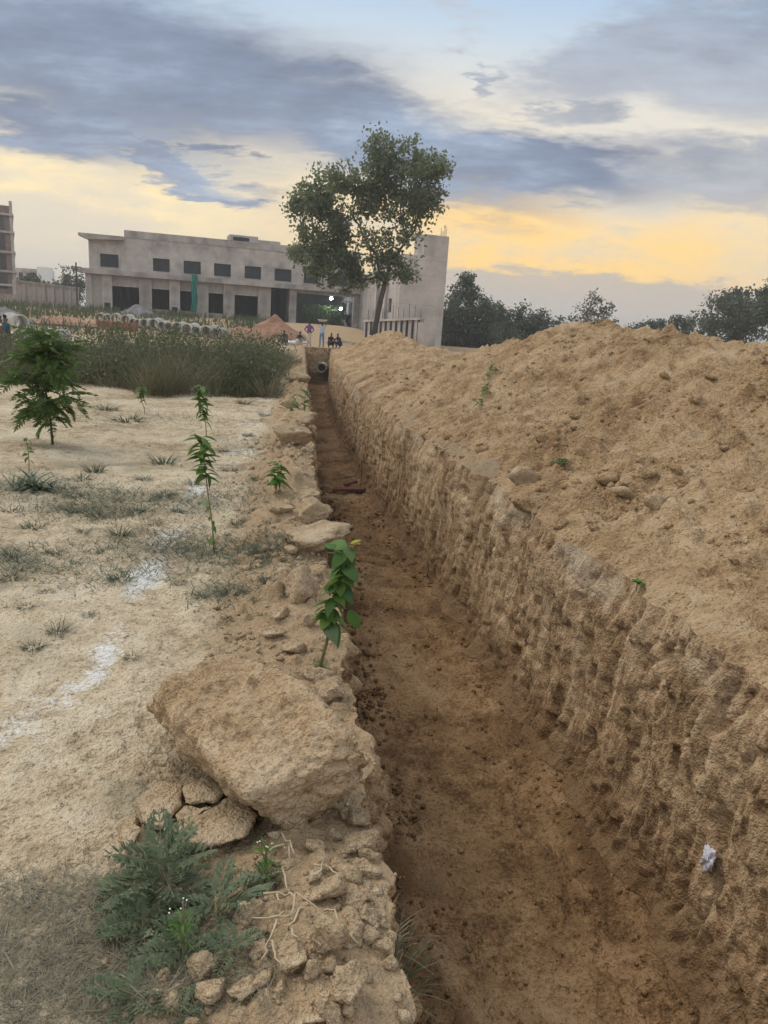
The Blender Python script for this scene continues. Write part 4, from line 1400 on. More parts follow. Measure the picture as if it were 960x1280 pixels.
for i, (px, py, Y, ln) in enumerate(((345, 420, 54, 1.7), (350, 426, 53.5, 1.4), (357, 417, 56, 1.6))):
    a = at(px, py, Y); a.z = float(G(a.x, a.y)) + .02
    tag(MB().tube([a + Vector((0, 0, .1)), a + Vector((ln, .25 * i, .12))], 0.10, 10).obj('white_sack', M_white, smooth=True), ('nearest', 'second', 'farthest')[(1, 0, 2)[i]] + ' of the pale rolled sheets lying left of the workers', 'sheet', 'pale rolls by the workers')

# ------------------------------------------------------------------ backhoe loader in the hall
bhp = at(432, 404, 91.5); bhp.z = 1.42
bh = empty('backhoe_loader', bhp, R(-12))
tag(bh, 'dark backhoe loader parked under the open hall of the building', 'loader')
MB().box(-1.6, 1.4, -.5, .5, .75, 1.35).obj('chassis', M_metal, bh, bevel=.05)  # loader's colours darkened to carry the shade of the hall
MB().box(-1.7, -.3, -.45, .45, 1.36, 1.85).obj('bonnet', M_metal, bh, bevel=.08)
cb = empty
for sx in (-.2, 1.2):
    for sy in (-.6, .6):
        MB().box(sx - .05, sx + .05, sy - .05, sy + .05, 1.36, 2.75).obj('cab_post', M_metal, bh)
MB().box(-.35, 1.4, -.75, .75, 2.76, 2.9).obj('cab_roof', M_white, bh, bevel=.04)
MB().box(-.22, -.19, -.54, .54, 1.7, 2.7).obj('windscreen', M_glass, bh)
for (x, r) in ((-1.3, .45), (.9, .72)):
    for sy in (-.62, .62):
        w = MB(); w.lathe([(r * .55, -.2), (r * .95, -.2), (r, -.12), (r, .12), (r * .95, .2), (r * .55, .2)], 20, 'y', closed=True)
        wo = w.obj('wheel', M_rubber, bh, smooth=True, loc=(x, sy, r))
        h = MB(); h.lathe([(0, -.1), (r * .54, -.1), (r * .54, .1), (0, .1)], 16, 'y'); h.obj('rim', M_metal, wo)
MB().tube([(-.6, -.55, 1.3), (-1.9, -.55, 1.3), (-2.7, -.55, .5)], .09, 6).obj('loader_arm', M_metal, bh)
MB().tube([(-.6, .55, 1.3), (-1.9, .55, 1.3), (-2.7, .55, .5)], .09, 6).obj('loader_arm', M_metal, bh)
mb = MB(); mb.add([(-2.7, -1, .9), (-2.7, 1, .9), (-2.75, -1, .2), (-2.75, 1, .2), (-3.4, -1, .12), (-3.4, 1, .12)], [(0, 1, 3, 2), (2, 3, 5, 4), (0, 2, 4), (1, 5, 3)])
o = mb.obj('bucket', M_metal, bh); o.modifiers.new('t', 'SOLIDIFY').thickness = .05
MB().tube([(1.4, 0, 1.1), (2.0, 0, 2.6), (2.8, 0, 1.6), (2.7, 0, .7)], [.14, .12, .1, .08], 6).obj('digger_arm', M_metal, bh)

# ------------------------------------------------------------------ people
M_skin = plain('brown_skin', (0.16, 0.085, 0.055), 0.6, 0.1, 10)
M_hair = plain('black_hair', (0.012, 0.011, 0.011), 0.6, 0.2, 30)


def cloth(name, c): return plain(name, c, 0.85, 0.22, 14, bump=0.3)


M_purple, M_offwhite, M_lightblue, M_jean = cloth('purple_cotton', (0.20, 0.085, 0.30)), cloth('off_white_cotton', (0.60, 0.58, 0.55)), cloth('pale_blue_cotton', (0.50, 0.56, 0.64)), cloth('blue_denim', (0.16, 0.24, 0.40))
M_darkcl, M_teal, M_navy = cloth('dark_cotton', (0.045, 0.04, 0.055)), cloth('dark_teal_cotton', (0.03, 0.075, 0.085)), cloth('navy_cotton', (0.03, 0.04, 0.075))


def person(loc, rz, joints, shirt, trousers, label, sleeve=True, extra=None):
    """joints: dict name -> (x, y, z); faces -y; one skin built over the whole figure"""
    J = joints
    names = ['pelvis', 'belly', 'chest', 'neck', 'head0', 'head1', 'shoulder_l', 'elbow_l', 'wrist_l', 'hand_l', 'shoulder_r', 'elbow_r', 'wrist_r', 'hand_r',
             'hip_l', 'knee_l', 'ankle_l', 'toe_l', 'hip_r', 'knee_r', 'ankle_r', 'toe_r']
    rad = dict(pelvis=(.15, .11), belly=(.145, .10), chest=(.17, .115), neck=(.055, .055), head0=(.075, .085), head1=(.085, .095))
    for sd in 'lr':
        rad.update({'shoulder_' + sd: (.065, .065), 'elbow_' + sd: (.045, .045), 'wrist_' + sd: (.033, .033), 'hand_' + sd: (.035, .025),
                    'hip_' + sd: (.095, .095), 'knee_' + sd: (.068, .068), 'ankle_' + sd: (.05, .05), 'toe_' + sd: (.045, .035)})
    idx = {n: i for i, n in enumerate(names)}
    E_ = [('pelvis', 'belly'), ('belly', 'chest'), ('chest', 'neck'), ('neck', 'head0'), ('head0', 'head1')]
    for sd in 'lr':
        E_ += [('chest', 'shoulder_' + sd), ('shoulder_' + sd, 'elbow_' + sd), ('elbow_' + sd, 'wrist_' + sd), ('wrist_' + sd, 'hand_' + sd),
               ('pelvis', 'hip_' + sd), ('hip_' + sd, 'knee_' + sd), ('knee_' + sd, 'ankle_' + sd), ('ankle_' + sd, 'toe_' + sd)]
    me = bpy.data.meshes.new('body')
    me.from_pydata([J[n] for n in names], [(idx[a], idx[c]) for a, c in E_], [])
    o = bpy.data.objects.new('body', me); COL.objects.link(o)
    o.modifiers.new('s', 'SKIN'); o.modifiers.new('d', 'SUBSURF').levels = 2
    for n in names:
        me.skin_vertices[0].data[idx[n]].radius = rad[n]
    me.skin_vertices[0].data[0].use_root = True
    m2 = bake(o); bpy.data.objects.remove(o)
    kinds = {'skin': 0, 'shirt': 1, 'trousers': 2}
    zone = []
    for a, c in E_:
        if 'head' in c or c.startswith(('wrist', 'hand')) or (c == 'neck' and False): z = 0
        elif c.startswith(('elbow',)): z = 1 if sleeve else 0
        elif c.startswith(('shoulder', 'neck')) or c in ('belly', 'chest'): z = 1
        elif c.startswith('toe'): z = 0
        else: z = 2
        zone.append(z)
    A = np.array([J[a] for a, c in E_]); C = np.array([J[c] for a, c in E_]); Dd = C - A; L2 = (Dd ** 2).sum(1)
    m2.materials.clear()
    for q in (M_skin, shirt, trousers): m2.materials.append(q)
    for pgn in m2.polygons:
        p = np.array(pgn.center[:])
        t = np.clip(((p - A) * Dd).sum(1) / L2, 0, 1)
        k = np.argmin(np.linalg.norm(A + Dd * t[:, None] - p, axis=1))
        pgn.material_index = zone[k]
        pgn.use_smooth = True
    root = empty('person', loc, rz)
    tag(root, label, 'person')
    b = link('body', m2, root); m2.name = 'body'
    hd = Vector(J['head1']); hv, hf = rock_arr(3, 5, (.102, .112, .095), 40, 0.03)
    link('hair', mesh_np('hair', hv, hf, M_hair), root, loc=hd + Vector((0, .018, .045)))
    if extra: extra(root, J)
    return root


def standing(arms='down', step=0.05):
    J = dict(pelvis=(0, 0, .93), belly=(0, 0, 1.08), chest=(0, .01, 1.28), neck=(0, .01, 1.43), head0=(0, -.01, 1.51), head1=(0, -.01, 1.58))
    for sd, k in (('l', -1), ('r', 1)):
        J.update({'shoulder_' + sd: (.17 * k, .01, 1.35), 'hip_' + sd: (.09 * k, 0, .88), 'knee_' + sd: (.10 * k, -.02 + step * k, .48), 'ankle_' + sd: (.11 * k, .02 + step * k, .07), 'toe_' + sd: (.13 * k, -.14 + step * k, .035)})
        if arms == 'down':
            J.update({'elbow_' + sd: (.23 * k, .02, 1.08), 'wrist_' + sd: (.24 * k, -.04, .85), 'hand_' + sd: (.24 * k, -.06, .77)})
        elif arms == 'akimbo':
            J.update({'elbow_' + sd: (.32 * k, .06, 1.12), 'wrist_' + sd: (.20 * k, -.06, .98), 'hand_' + sd: (.14 * k, -.10, .95)})
        else:
            J.update({'elbow_' + sd: (.30 * k, -.04, 1.50), 'wrist_' + sd: (.22 * k, -.04, 1.70), 'hand_' + sd: (.18 * k, -.03, 1.77)})
    return J


def squatting(lean=0.0):
    J = dict(pelvis=(0, .12, .25), belly=(0, .08, .40), chest=(0, -.02 - lean, .60), neck=(0, -.06 - lean, .74), head0=(0, -.10 - lean, .81), head1=(0, -.11 - lean, .88))
    for sd, k in (('l', -1), ('r', 1)):
        J.update({'shoulder_' + sd: (.17 * k, -.03 - lean, .67), 'elbow_' + sd: (.24 * k, -.20 - lean, .50), 'wrist_' + sd: (.16 * k, -.38 - lean, .42), 'hand_' + sd: (.12 * k, -.44 - lean, .40),
                  'hip_' + sd: (.11 * k, .10, .24), 'knee_' + sd: (.19 * k, -.24, .46), 'ankle_' + sd: (.15 * k, -.06, .07), 'toe_' + sd: (.17 * k, -.22, .035)})
    return J


def pp(px, Y):
    p = at(px, 430, Y); p.z = float(gz(p.x, p.y)[0]); return p


def basin(root, J):
    mb = MB(); mb.lathe([(0.0, 0.0), (.22, 0.0), (.33, .13), (.35, .13), (.34, .15), (.31, .14), (.21, .03), (0, .03)], 20)
    b = mb.obj('carried_basin', M_white, smooth=True)
    b.location = root.location + Vector((0, -.01, 1.70)); tag(b, 'white basin carried on the head of a standing worker', 'basin')


person(pp(386, 52.5), 0.2, standing('akimbo'), M_purple, M_offwhite, 'standing worker in a purple shirt and pale trousers at the trench end')
person(pp(402, 52.0), -0.15, standing('up'), M_lightblue, M_jean, 'standing worker in a pale shirt and blue jeans carrying a basin', extra=basin)
person(pp(373, 52.5), 0.9, squatting(.05), M_darkcl, M_offwhite, 'squatting worker in a dark top and white trousers left of the purple shirt')
person(pp(356, 53.0), -0.6, squatting(), M_darkcl, M_darkcl, 'small dark squatting worker farthest to the left at the trench end')
person(pp(413, 52.2), 0.5, squatting(.02), M_navy, M_darkcl, 'squatting worker in dark clothes right beside the one with the basin')
person(pp(424, 52.4), -0.7, squatting(.08), M_darkcl, M_navy, 'squatting worker in dark clothes farthest to the right at the trench end')
pw = at(2, 440, 25.0); pw.z = g1(pw.x, pw.y)
person(pw, 2.2, standing('down', .1), M_offwhite, M_navy, 'person in a white shirt and navy trousers cut by the left edge', sleeve=False)
pw = at(9, 440, 26.5); pw.z = g1(pw.x, pw.y)
person(pw, 2.6, standing('down', .08), M_teal, M_navy, 'person in a dark teal shirt behind the one in white at the left edge')

# ------------------------------------------------------------------ foliage
def strips(base, tip_dir, length, width, curl, rnd, seg=2):
    """bent tapering blades; base (n,3), tip_dir (n,3) unit, arrays of length and width"""
    n = len(base)
    up = np.array([0, 0, 1.0])
    side = np.cross(tip_dir, up); side /= np.maximum(np.linalg.norm(side, axis=1), 1e-3)[:, None]
    ang = rnd.uniform(0, math.pi, n)
    hor = np.stack([np.cos(ang), np.sin(ang), 0 * ang], -1)
    V = []
    for k in range(seg + 1):
        t = k / seg
        c = base + tip_dir * (length * t)[:, None] + np.stack([tip_dir[:, 0], tip_dir[:, 1], -0.6 * np.ones(n)], -1) * (curl * length * t * t)[:, None]
        if k < seg:
            w = width * (1 - t * 0.55)
            V += [c - hor * w[:, None] / 2, c + hor * w[:, None] / 2]
        else: V += [c]
    V = np.stack(V, 1)                       # n, 2*seg+1, 3
    m = 2 * seg + 1
    o = (np.arange(n) * m)[:, None]
    F = []
    for k in range(seg - 1):
        F += [o + np.array([[2 * k, 2 * k + 1, 2 * k + 3]]), o + np.array([[2 * k, 2 * k + 3, 2 * k + 2]])]
    k = seg - 1
    F += [o + np.array([[2 * k, 2 * k + 1, 2 * k + 2]])]
    return V.reshape(-1, 3), np.concatenate(F)


def quads(c, n1, size, rnd, asp=0.55):
    """leaf-shaped quads at c with long axis n1"""
    n = len(c)
    r = rnd.normal(size=(n, 3))
    s = np.cross(n1, r); s /= np.maximum(np.linalg.norm(s, axis=1), 1e-4)[:, None]
    L = size[:, None]
    V = np.stack([c, c + n1 * L * .45 + s * L * asp / 2, c + n1 * L, c + n1 * L * .45 - s * L * asp / 2], 1)
    return V.reshape(-1, 3), np.arange(n * 4).reshape(-1, 4)


def unit(v): return v / np.maximum(np.linalg.norm(v, axis=1), 1e-6)[:, None]


LM_tree = leafmat('tree_leaves', [(0.10, 0.135, 0.070), (0.15, 0.185, 0.095), (0.22, 0.24, 0.13)], 0.5)
LM_far = leafmat('far_leaves', [(0.075, 0.092, 0.058), (0.105, 0.12, 0.075), (0.14, 0.15, 0.095)], 0.35)
LM_pale = leafmat('pale_far_leaves', [(0.085, 0.095, 0.065), (0.12, 0.125, 0.085)], 0.25)
LM_bush = leafmat('bush_leaves', [(0.035, 0.085, 0.025), (0.058, 0.12, 0.032), (0.10, 0.17, 0.04), (0.16, 0.21, 0.055)], 0.4)
LM_fresh = leafmat('fresh_leaves', [(0.04, 0.115, 0.02), (0.085, 0.19, 0.03), (0.14, 0.25, 0.04)], 0.35)
LM_lip = leafmat('sapling_leaves', [(0.055, 0.14, 0.035), (0.095, 0.21, 0.032), (0.17, 0.30, 0.04), (0.11, 0.15, 0.07)], 0.4, 0.6)
LM_yel = leafmat('yellow_leaf', [(0.40, 0.34, 0.03), (0.30, 0.32, 0.04)], 0.35)
LM_grey = leafmat('grey_weed_leaves', [(0.10, 0.138, 0.075), (0.15, 0.19, 0.105), (0.22, 0.255, 0.15), (0.27, 0.25, 0.14), (0.12, 0.16, 0.095)], 0.25, 0.65)
LM_blue = leafmat('blue_green_blades', [(0.055, 0.085, 0.055), (0.085, 0.115, 0.07), (0.12, 0.14, 0.085)], 0.2)
LM_reed = leafmat('reed_blades', [(0.070, 0.085, 0.045), (0.115, 0.12, 0.062), (0.22, 0.195, 0.115), (0.095, 0.105, 0.055), (0.17, 0.155, 0.09)], 0.3)
LM_scrub = leafmat('scrub_leaves', [(0.060, 0.078, 0.038), (0.10, 0.115, 0.055), (0.15, 0.15, 0.08)], 0.3)
LM_olive = leafmat('olive_straw_blades', [(0.16, 0.14, 0.08), (0.24, 0.205, 0.125), (0.12, 0.115, 0.065), (0.30, 0.25, 0.165)], 0.25)
LM_bank = leafmat('bank_grass_blades', [(0.050, 0.075, 0.030), (0.075, 0.10, 0.04), (0.11, 0.125, 0.055)], 0.3)
LM_straw = leafmat('straw', [(0.24, 0.20, 0.125), (0.33, 0.28, 0.18), (0.16, 0.145, 0.10)], 0.15, 0.8)
LM_drymat = leafmat('dry_mat', [(0.15, 0.14, 0.095), (0.25, 0.22, 0.155), (0.10, 0.105, 0.065), (0.34, 0.29, 0.21)], 0.15, 0.8)
M_root = plain('dry_root', (0.46, 0.37, 0.24), 0.9, 0.2, 30)


def cluster_tree(name, label, Y, base_px, clusters, leafmat_, leaf=0.17, dens=1.0, seed=1, trunk_r=0.22, fork=0.42, dz=1.0, group=None, trunk_pts=None, rs=1.0):
    """tree from foliage masses (px, py, radius px, density) at distance Y, limbs reaching into each"""
    rnd = np.random.default_rng(seed)
    sc_ = Y / FPX
    bpt = at(base_px[0], base_px[1], Y); bpt.z = float(G(bpt.x, bpt.y)) - 0.1
    root = empty(name, bpt)
    tag(root, label, 'tree', group)
    C = []
    for q in clusters:
        p = at(q[0], q[1], Y) - bpt
        r = q[2] * sc_ * rs
        C.append((Vector((p.x, p.y + rnd.uniform(-1, 1) * dz * r * 1.2, p.z)), r, q[3] if len(q) > 3 else 1.0))
    topz = max(c[0].z for c in C)
    mid = sum((c[0] for c in C), Vector()) / len(C)
    pts = trunk_pts or [Vector((0, 0, 0)), Vector((0.03 * topz * rnd.uniform(-1, 1), 0, topz * fork * .5)), Vector((mid.x * .3, 0, topz * fork))]
    mb = MB()
    mb.tube(pts, [trunk_r * (1.25 if i == 0 else 1 - .3 * i / len(pts)) for i in range(len(pts))], 9)
    tw = mb.obj('trunk', M_bark, root, smooth=True)
    lm = MB()
    # limbs: each mass hangs on the nearest one already reached
    node = [pts[-1], pts[-2].lerp(pts[-1], .5)]; par = [-1, 0]; plen = [0.0, 0.0]; todo = list(range(len(C))); own = {}
    while todo:
        best = min(((node[j] - C[i][0]).length + .45 * plen[j] + (1.5 if C[i][0].z < node[j].z - .3 else 0), i, j) for i in todo for j in range(len(node)))
        _, i, j = best
        node.append(C[i][0]); par.append(j); plen.append(plen[j] + (node[j] - C[i][0]).length); own[i] = len(node) - 1; todo.remove(i)
    cnt = [1] * len(node)
    for k in range(len(node) - 1, 0, -1): cnt[par[k]] += cnt[k]
    rad_ = lambda k: trunk_r * .72 * (cnt[k] / cnt[0]) ** .5 + trunk_r * .03
    LV = []; LF = []; off = 0
    for i, (c, r, de) in enumerate(C):
        k0 = own[i]; st = node[par[k0]]
        bend = Vector(rnd.normal(size=3) * .12 * (c - st).length)
        m1 = st.lerp(c, .38) + bend * .8 + Vector((0, 0, -.05 * (c - st).length)); m2_ = st.lerp(c, .72) + bend
        r0 = rad_(k0)
        lm.tube([st, m1, m2_, c], [min(r0 * 1.15, rad_(par[k0])), r0, r0 * .9, r0 * .8], 6, False)
        nsub = int(10 + 8 * de)
        for k in range(nsub):
            d = Vector(rnd.normal(size=3)); d.normalize()
            sc0 = c + d * r * float(rnd.uniform(.30, 1.12))
            lm.tube([m2_.lerp(c, float(rnd.uniform(.3, 1))), c.lerp(sc0, .5) + Vector(rnd.normal(size=3) * r * .12), sc0], [trunk_r * .07, trunk_r * .045, trunk_r * .02], 4, False)
            n = max(6, int(dens * de * (r / leaf) ** 2 * 0.62 * float(rnd.uniform(.5, 1.5))))
            pos = np.array(sc0) + rnd.normal(size=(n, 3)) * r * float(rnd.uniform(.16, .30)) * np.array([1, 1, .8])
            dirs = unit(rnd.normal(size=(n, 3)) + np.array([0, 0, -.25]))
            V, F = quads(pos, dirs, leaf * rnd.uniform(.6, 1.35, n), rnd, .62)
            LV.append(V); LF.append(F + off); off += len(V)
    lm.obj('limbs', M_bark, root, smooth=True)
    link('crown', mesh_np('crown', np.concatenate(LV), np.concatenate(LF), leafmat_, smooth=False), root)
    return root


TY = 48.0
tb = at(468, 412, TY)
cluster_tree('shade_tree', 'tall leafy shade tree with a dark trunk standing in front of the building', TY, (467, 412),
             [(398, 238, 26), (384, 262, 24), (410, 262, 24), (428, 226, 18), (445, 232, 18), (476, 203, 25), (470, 228, 22), (508, 205, 26), (534, 200, 20), (548, 218, 20), (527, 234, 24),
              (500, 250, 18, .55), (535, 258, 18, .7), (388, 296, 24), (418, 290, 22), (398, 328, 22), (428, 322, 26), (441, 346, 18), (456, 298, 17, .6), (490, 322, 19), (509, 338, 16), (455, 262, 15, .4),
              (502, 278, 15, .5), (414, 350, 14), (475, 345, 12), (520, 276, 14, .5), (375, 318, 14), (372, 250, 13), (466, 258, 16, .7), (488, 268, 15, .6), (440, 268, 15, .7), (470, 318, 16, .7), (458, 238, 18), (490, 238, 18), (510, 298, 15, .6), (482, 296, 15, .6), (536, 246, 18), (518, 262, 16, .8)],
             LM_tree, leaf=0.23, dens=3.9, seed=4, trunk_r=0.19, dz=.9, rs=.95,
             trunk_pts=[Vector((0, 0, 0)), Vector((0.12, 0, 1.8)), Vector((0.35, 0.05, 3.4)), Vector((.55, 0, 4.4))])
RT = 'trees along the far right horizon'
cluster_tree('far_tree', 'tall narrow tree next to the tower of the building', 88, (580, 430),
             [(580, 352, 11), (588, 366, 14), (574, 372, 14), (566, 390, 18), (595, 392, 18), (580, 405, 24), (562, 414, 18), (602, 412, 20), (583, 424, 20), (570, 430, 22), (600, 430, 22)], LM_far, .34, 4.5, 11, .16, group=RT)
cluster_tree('far_tree', 'wide dark bushy tree between the narrow tree and the mound crest', 92, (645, 432),
             [(616, 394, 13), (632, 402, 16), (614, 412, 20), (652, 388, 10, .6), (655, 404, 18), (676, 398, 12, .7), (672, 412, 18), (694, 404, 10, .7), (640, 420, 22), (606, 425, 18), (625, 428, 22), (655, 425, 22), (680, 424, 18)], LM_far, .34, 4.5, 12, .16, group=RT)
cluster_tree('far_tree', 'pale thin-leaved tree rising just above the mound crest', 80, (742, 425),
             [(746, 378, 12, .7), (757, 390, 12, .7), (735, 390, 12, .6), (722, 402, 12, .6), (750, 402, 14, .7), (738, 410, 14, .8), (715, 412, 12, .6)], LM_pale, .26, 2.6, 13, .12, group=RT)
cluster_tree('far_tree', 'low hedge-like tree behind the mound crest', 95, (835, 430),
             [(798, 412, 10), (818, 408, 11), (842, 406, 11), (868, 400, 10, .7), (858, 412, 13), (885, 402, 10, .6), (830, 416, 14), (805, 420, 12)], LM_far, .34, 4.0, 14, .14, group=RT)
cluster_tree('far_tree', 'broad dark tree at the right edge of the picture', 84, (925, 438),
             [(902, 374, 15, .8), (925, 368, 18, .8), (945, 382, 20), (913, 392, 22), (940, 404, 24), (962, 366, 16, .8), (900, 408, 20), (968, 396, 26), (985, 375, 24), (930, 420, 22)], LM_far, .33, 4.2, 15, .18, group=RT)
cluster_tree('far_tree', 'dark tree behind the boundary wall beside the brick block', 112, (38, 372),
             [(28, 354, 8), (40, 350, 8), (52, 354, 9), (34, 362, 9), (58, 362, 9)], LM_far, .36, 4, 16, .16)
cluster_tree('far_tree', 'thin tree behind the boundary wall beside the concrete building', 104, (88, 374),
             [(76, 352, 9, .7), (88, 344, 9, .6), (97, 350, 10, .7), (84, 358, 11, .8), (100, 362, 12), (70, 362, 9), (92, 370, 11)], LM_far, .34, 3, 17, .14)
# greenery seen inside the hall
hg = at(408, 398, 91)
hg.z = 1.42
hr_ = np.random.default_rng(5)
n = 2600
pos = np.stack([hr_.uniform(-2.9, 2.2, n), hr_.uniform(-.8, .8, n), hr_.uniform(0, 2.3, n) * (0.8 + .2 * np.sin(hr_.uniform(0, 9, n)))], -1)
V, F = quads(pos, unit(hr_.normal(size=(n, 3))), hr_.uniform(.15, .3, n), hr_)
hd = empty('hedge', hg, R(18)); tag(hd, 'green hedge seen through the open hall of the building', 'hedge')
link('foliage', mesh_np('foliage', V, F, LM_bush, False), hd)
mb = MB(); [mb.tube([(x, 0, 0), (x + .1, .1, 1.2)], .03, 5) for x in (-2,)]
mb.obj('stem', M_bark, hd)


# ---- tall grass behind the clearing
def reeds():
    r = np.random.default_rng(21)
    n = 17000
    x = r.uniform(-13.5, -2.5, n); y = r.uniform(14.3, 30, n)
    edge = 15.2 + 1.6 * p2(x * .6, x * 0, 401) + 0.9 * p2(x * 2, x * 0, 402) + np.where(x < -7.2, (-x - 7.2) * 0.9, 0)
    rightx = XL(y) - 0.75 - 0.5 * p2(y * .8, y * 0, 403)
    den = np.clip(0.50 + 1.0 * p2(x * .9, y * .9, 404), 0.03, 1)
    k = (y > edge) & (x < rightx) & (r.random(n) < den) & (r.random(n) < np.clip(1.25 - (y - 14) / 18, .3, 1))
    x, y = x[k], y[k]; n = len(x)
    z = G(x, y)
    tall = 0.62 + 0.55 * p2(x * .8, y * .8, 405) + 0.30 * p2(x * 2.3, y * 2.3, 406) + 0.22 * sm(y - 14.8, 0, 3)
    # grows in clumps, each of its own height and colour
    ncl = 560
    ci = r.integers(0, n, ncl)
    Vs = []; Fs = []; Ms = []; off = 0
    for i in ci:
        q = int(r.integers(40, 120)); rr = r.uniform(.12, .42)
        a_ = r.uniform(0, 6.28, q); ra = rr * np.sqrt(r.random(q))
        b_ = np.stack([x[i] + np.cos(a_) * ra, y[i] + np.sin(a_) * ra, np.full(q, z[i])], -1)
        h = float(np.clip(tall[i] * r.uniform(.55, 1.55), .22, 1.38))
        sp_ = r.uniform(.2, .8)
        d = unit(np.stack([np.cos(a_) * ra / rr * sp_ + r.normal(0, .2, q), np.sin(a_) * ra / rr * sp_ + r.normal(0, .2, q), np.ones(q)], -1))
        V, F = strips(b_, d, h * r.uniform(.45, 1.1, q), r.uniform(.006, .018, q), r.uniform(.05, .45, q), r, 3)
        Vs.append(V); Fs.append(F + off); off += len(V)
        k_ = r.random()
        Ms.append(np.full(len(F), 0 if k_ < .36 else (1 if k_ < .80 else 2)))
    o = link('tall_grass', mesh_np('tall_grass', np.concatenate(Vs), np.concatenate(Fs), [LM_reed, LM_scrub, LM_olive], False, np.concatenate(Ms))); tag(o, 'thicket of tall olive grass and weeds beyond the clearing', 'grass', kind='stuff')
    # leafy weeds among it
    nn = 900
    kx = r.integers(0, n, nn)
    LVs = []; LFs = []; off = 0
    for i in kx:
        if y[i] > 24: continue
        c = np.array([x[i], y[i], z[i]]); q = int(r.integers(40, 110))
        h = r.uniform(.4, 1.35)
        pos = c + np.stack([r.normal(0, .15, q), r.normal(0, .15, q), h * r.uniform(.05, 1, q) ** .8], -1)
        V, F = quads(pos, unit(r.normal(size=(q, 3)) + [0, 0, .3]), r.uniform(.04, .10, q), r)
        LVs.append(V); LFs.append(F + off); off += len(V)
    o = link('thicket_weeds', mesh_np('thicket_weeds', np.concatenate(LVs), np.concatenate(LFs), LM_scrub, False)); tag(o, 'broad-leaved green weeds mixed through the tall grass', 'weeds', kind='stuff')
    # dry seed stalks
    nn = 130
    sx = np.concatenate([r.uniform(-9, -7, 60), r.uniform(-5.4, -4.0, 50), r.uniform(-11, -3, 20)]); sy = r.uniform(17, 26, nn)
    d = unit(np.stack([r.normal(0, .12, nn), r.normal(0, .12, nn), np.ones(nn)], -1))
    V, F = strips(np.stack([sx, sy, G(sx, sy)], -1), d, r.uniform(1.2, 1.85, nn), r.uniform(.008, .014, nn), r.uniform(0, .12, nn), r, 3)
    o = link('dry_stalks', mesh_np('dry_stalks', V, F, LM_straw, False)); tag(o, 'dry straw-coloured stalks standing above the tall grass', 'grass', kind='stuff')
    # green bank in front of the building and boundary wall
    n = 15000
    x = r.uniform(-46, -12, n); y = r.uniform(51, 79.5, n)
    k = (r.random(n) < np.clip(.5 + p2(x * .25, y * .4, 410), 0.1, 1) * np.where(y > 66, 1, .35)) & ~((y > 54) & (y < 68) & (np.abs(y - (66 - 10 * (x + 25) / 12)) < 3))
    x, y = x[k], y[k]; n = len(x)
    d = unit(np.stack([r.normal(0, .35, n), r.normal(0, .35, n), np.ones(n)], -1))
    V, F = strips(np.stack([x, y, G(x, y)], -1), d, r.uniform(.3, 1.0, n), r.uniform(.05, .14, n), r.uniform(0, .3, n), r, 2)
    o = link('bank_grass', mesh_np('bank_grass', V, F, LM_bank, False)); tag(o, 'green grass on the bank below the concrete building', 'grass', kind='stuff')


reeds()


# ---- grass tufts on the bare ground
def tuft_mesh(seed, n, L, w, spread, mat, curl=.5):
    r = np.random.default_rng(seed)
    a = r.uniform(0, 6.28, n)
    b_ = np.stack([np.cos(a), np.sin(a), 0 * a], -1) * (r.random(n) ** .7 * spread * .45)[:, None]
    t = r.uniform(.15, 1.25, n)
    d = unit(np.stack([np.cos(a) * t, np.sin(a) * t, np.ones(n)], -1))
    V, F = strips(b_, d, L * r.uniform(.5, 1.15, n), w * r.uniform(.6, 1.2, n), curl * r.uniform(.3, 1.1, n), r, 3)
    return mesh_np('grass_tuft', V, F, mat, False)


TM = [tuft_mesh(31 + k, 90, .16, .006, .16, LM_blue) for k in range(4)]
TM2 = [tuft_mesh(41 + k, 70, .12, .010, .18, LM_reed if k else LM_blue, .8) for k in range(3)]
TUFTS = [(205, 580, 46, 'dark grass tuft on the bare ground left of the upper thin sapling'), (152, 724, 44, 'bushy grass tuft beside the white lime line'),
         (290, 742, 42, 'dark blue-green tuft near the rubble beside the thin sapling'), (250, 747, 28, 'thin pale tuft just left of the dark blue-green tuft'),
         (42, 660, 40, 'grass tuft near the left edge below the big leafy clump'), (16, 695, 34, 'grass tuft at the left edge above another'), (14, 722, 40, 'coarse grass tuft at the left edge above the hanging leaf'),
         (72, 790, 46, 'low grass tuft near the left edge below the hanging leaf'), (40, 810, 40, 'sparse grass tuft left of the low tuft near the left edge'), (165, 822, 32, 'tiny flattened tuft on the pale ground above the large block'),
         (135, 513, 34, 'small tuft near the tall grass left of the tiny sapling'), (160, 527, 50, 'flat tuft below the tiny sapling near the tall grass'), (283, 775, 26, 'tuft at the edge of the rubble below the dark blue-green tuft')]
SMALL = [(70, 690, 34), (130, 690, 30), (170, 640, 34), (265, 715, 26), (225, 730, 24), (95, 620, 30), (345, 640, 26), (15, 640, 36), (110, 770, 24), (30, 760, 30), (250, 660, 28), (320, 750, 26), (120, 645, 36), (150, 668, 44), (190, 655, 36), (105, 665, 30), (225, 640, 26), (295, 655, 30), (325, 690, 36), (350, 700, 30), (335, 728, 34), (310, 640, 24), (320, 600, 24), (205, 620, 40), (240, 605, 30),
         (180, 600, 30), (100, 600, 40), (120, 590, 40), (90, 640, 26), (280, 565, 22), (310, 545, 20), (290, 590, 26), (330, 520, 22), (345, 560, 20), (305, 505, 26), (60, 740, 24), (100, 705, 22), (230, 690, 30), (200, 690, 24), (340, 655, 26), (330, 770, 22), (355, 745, 18)]
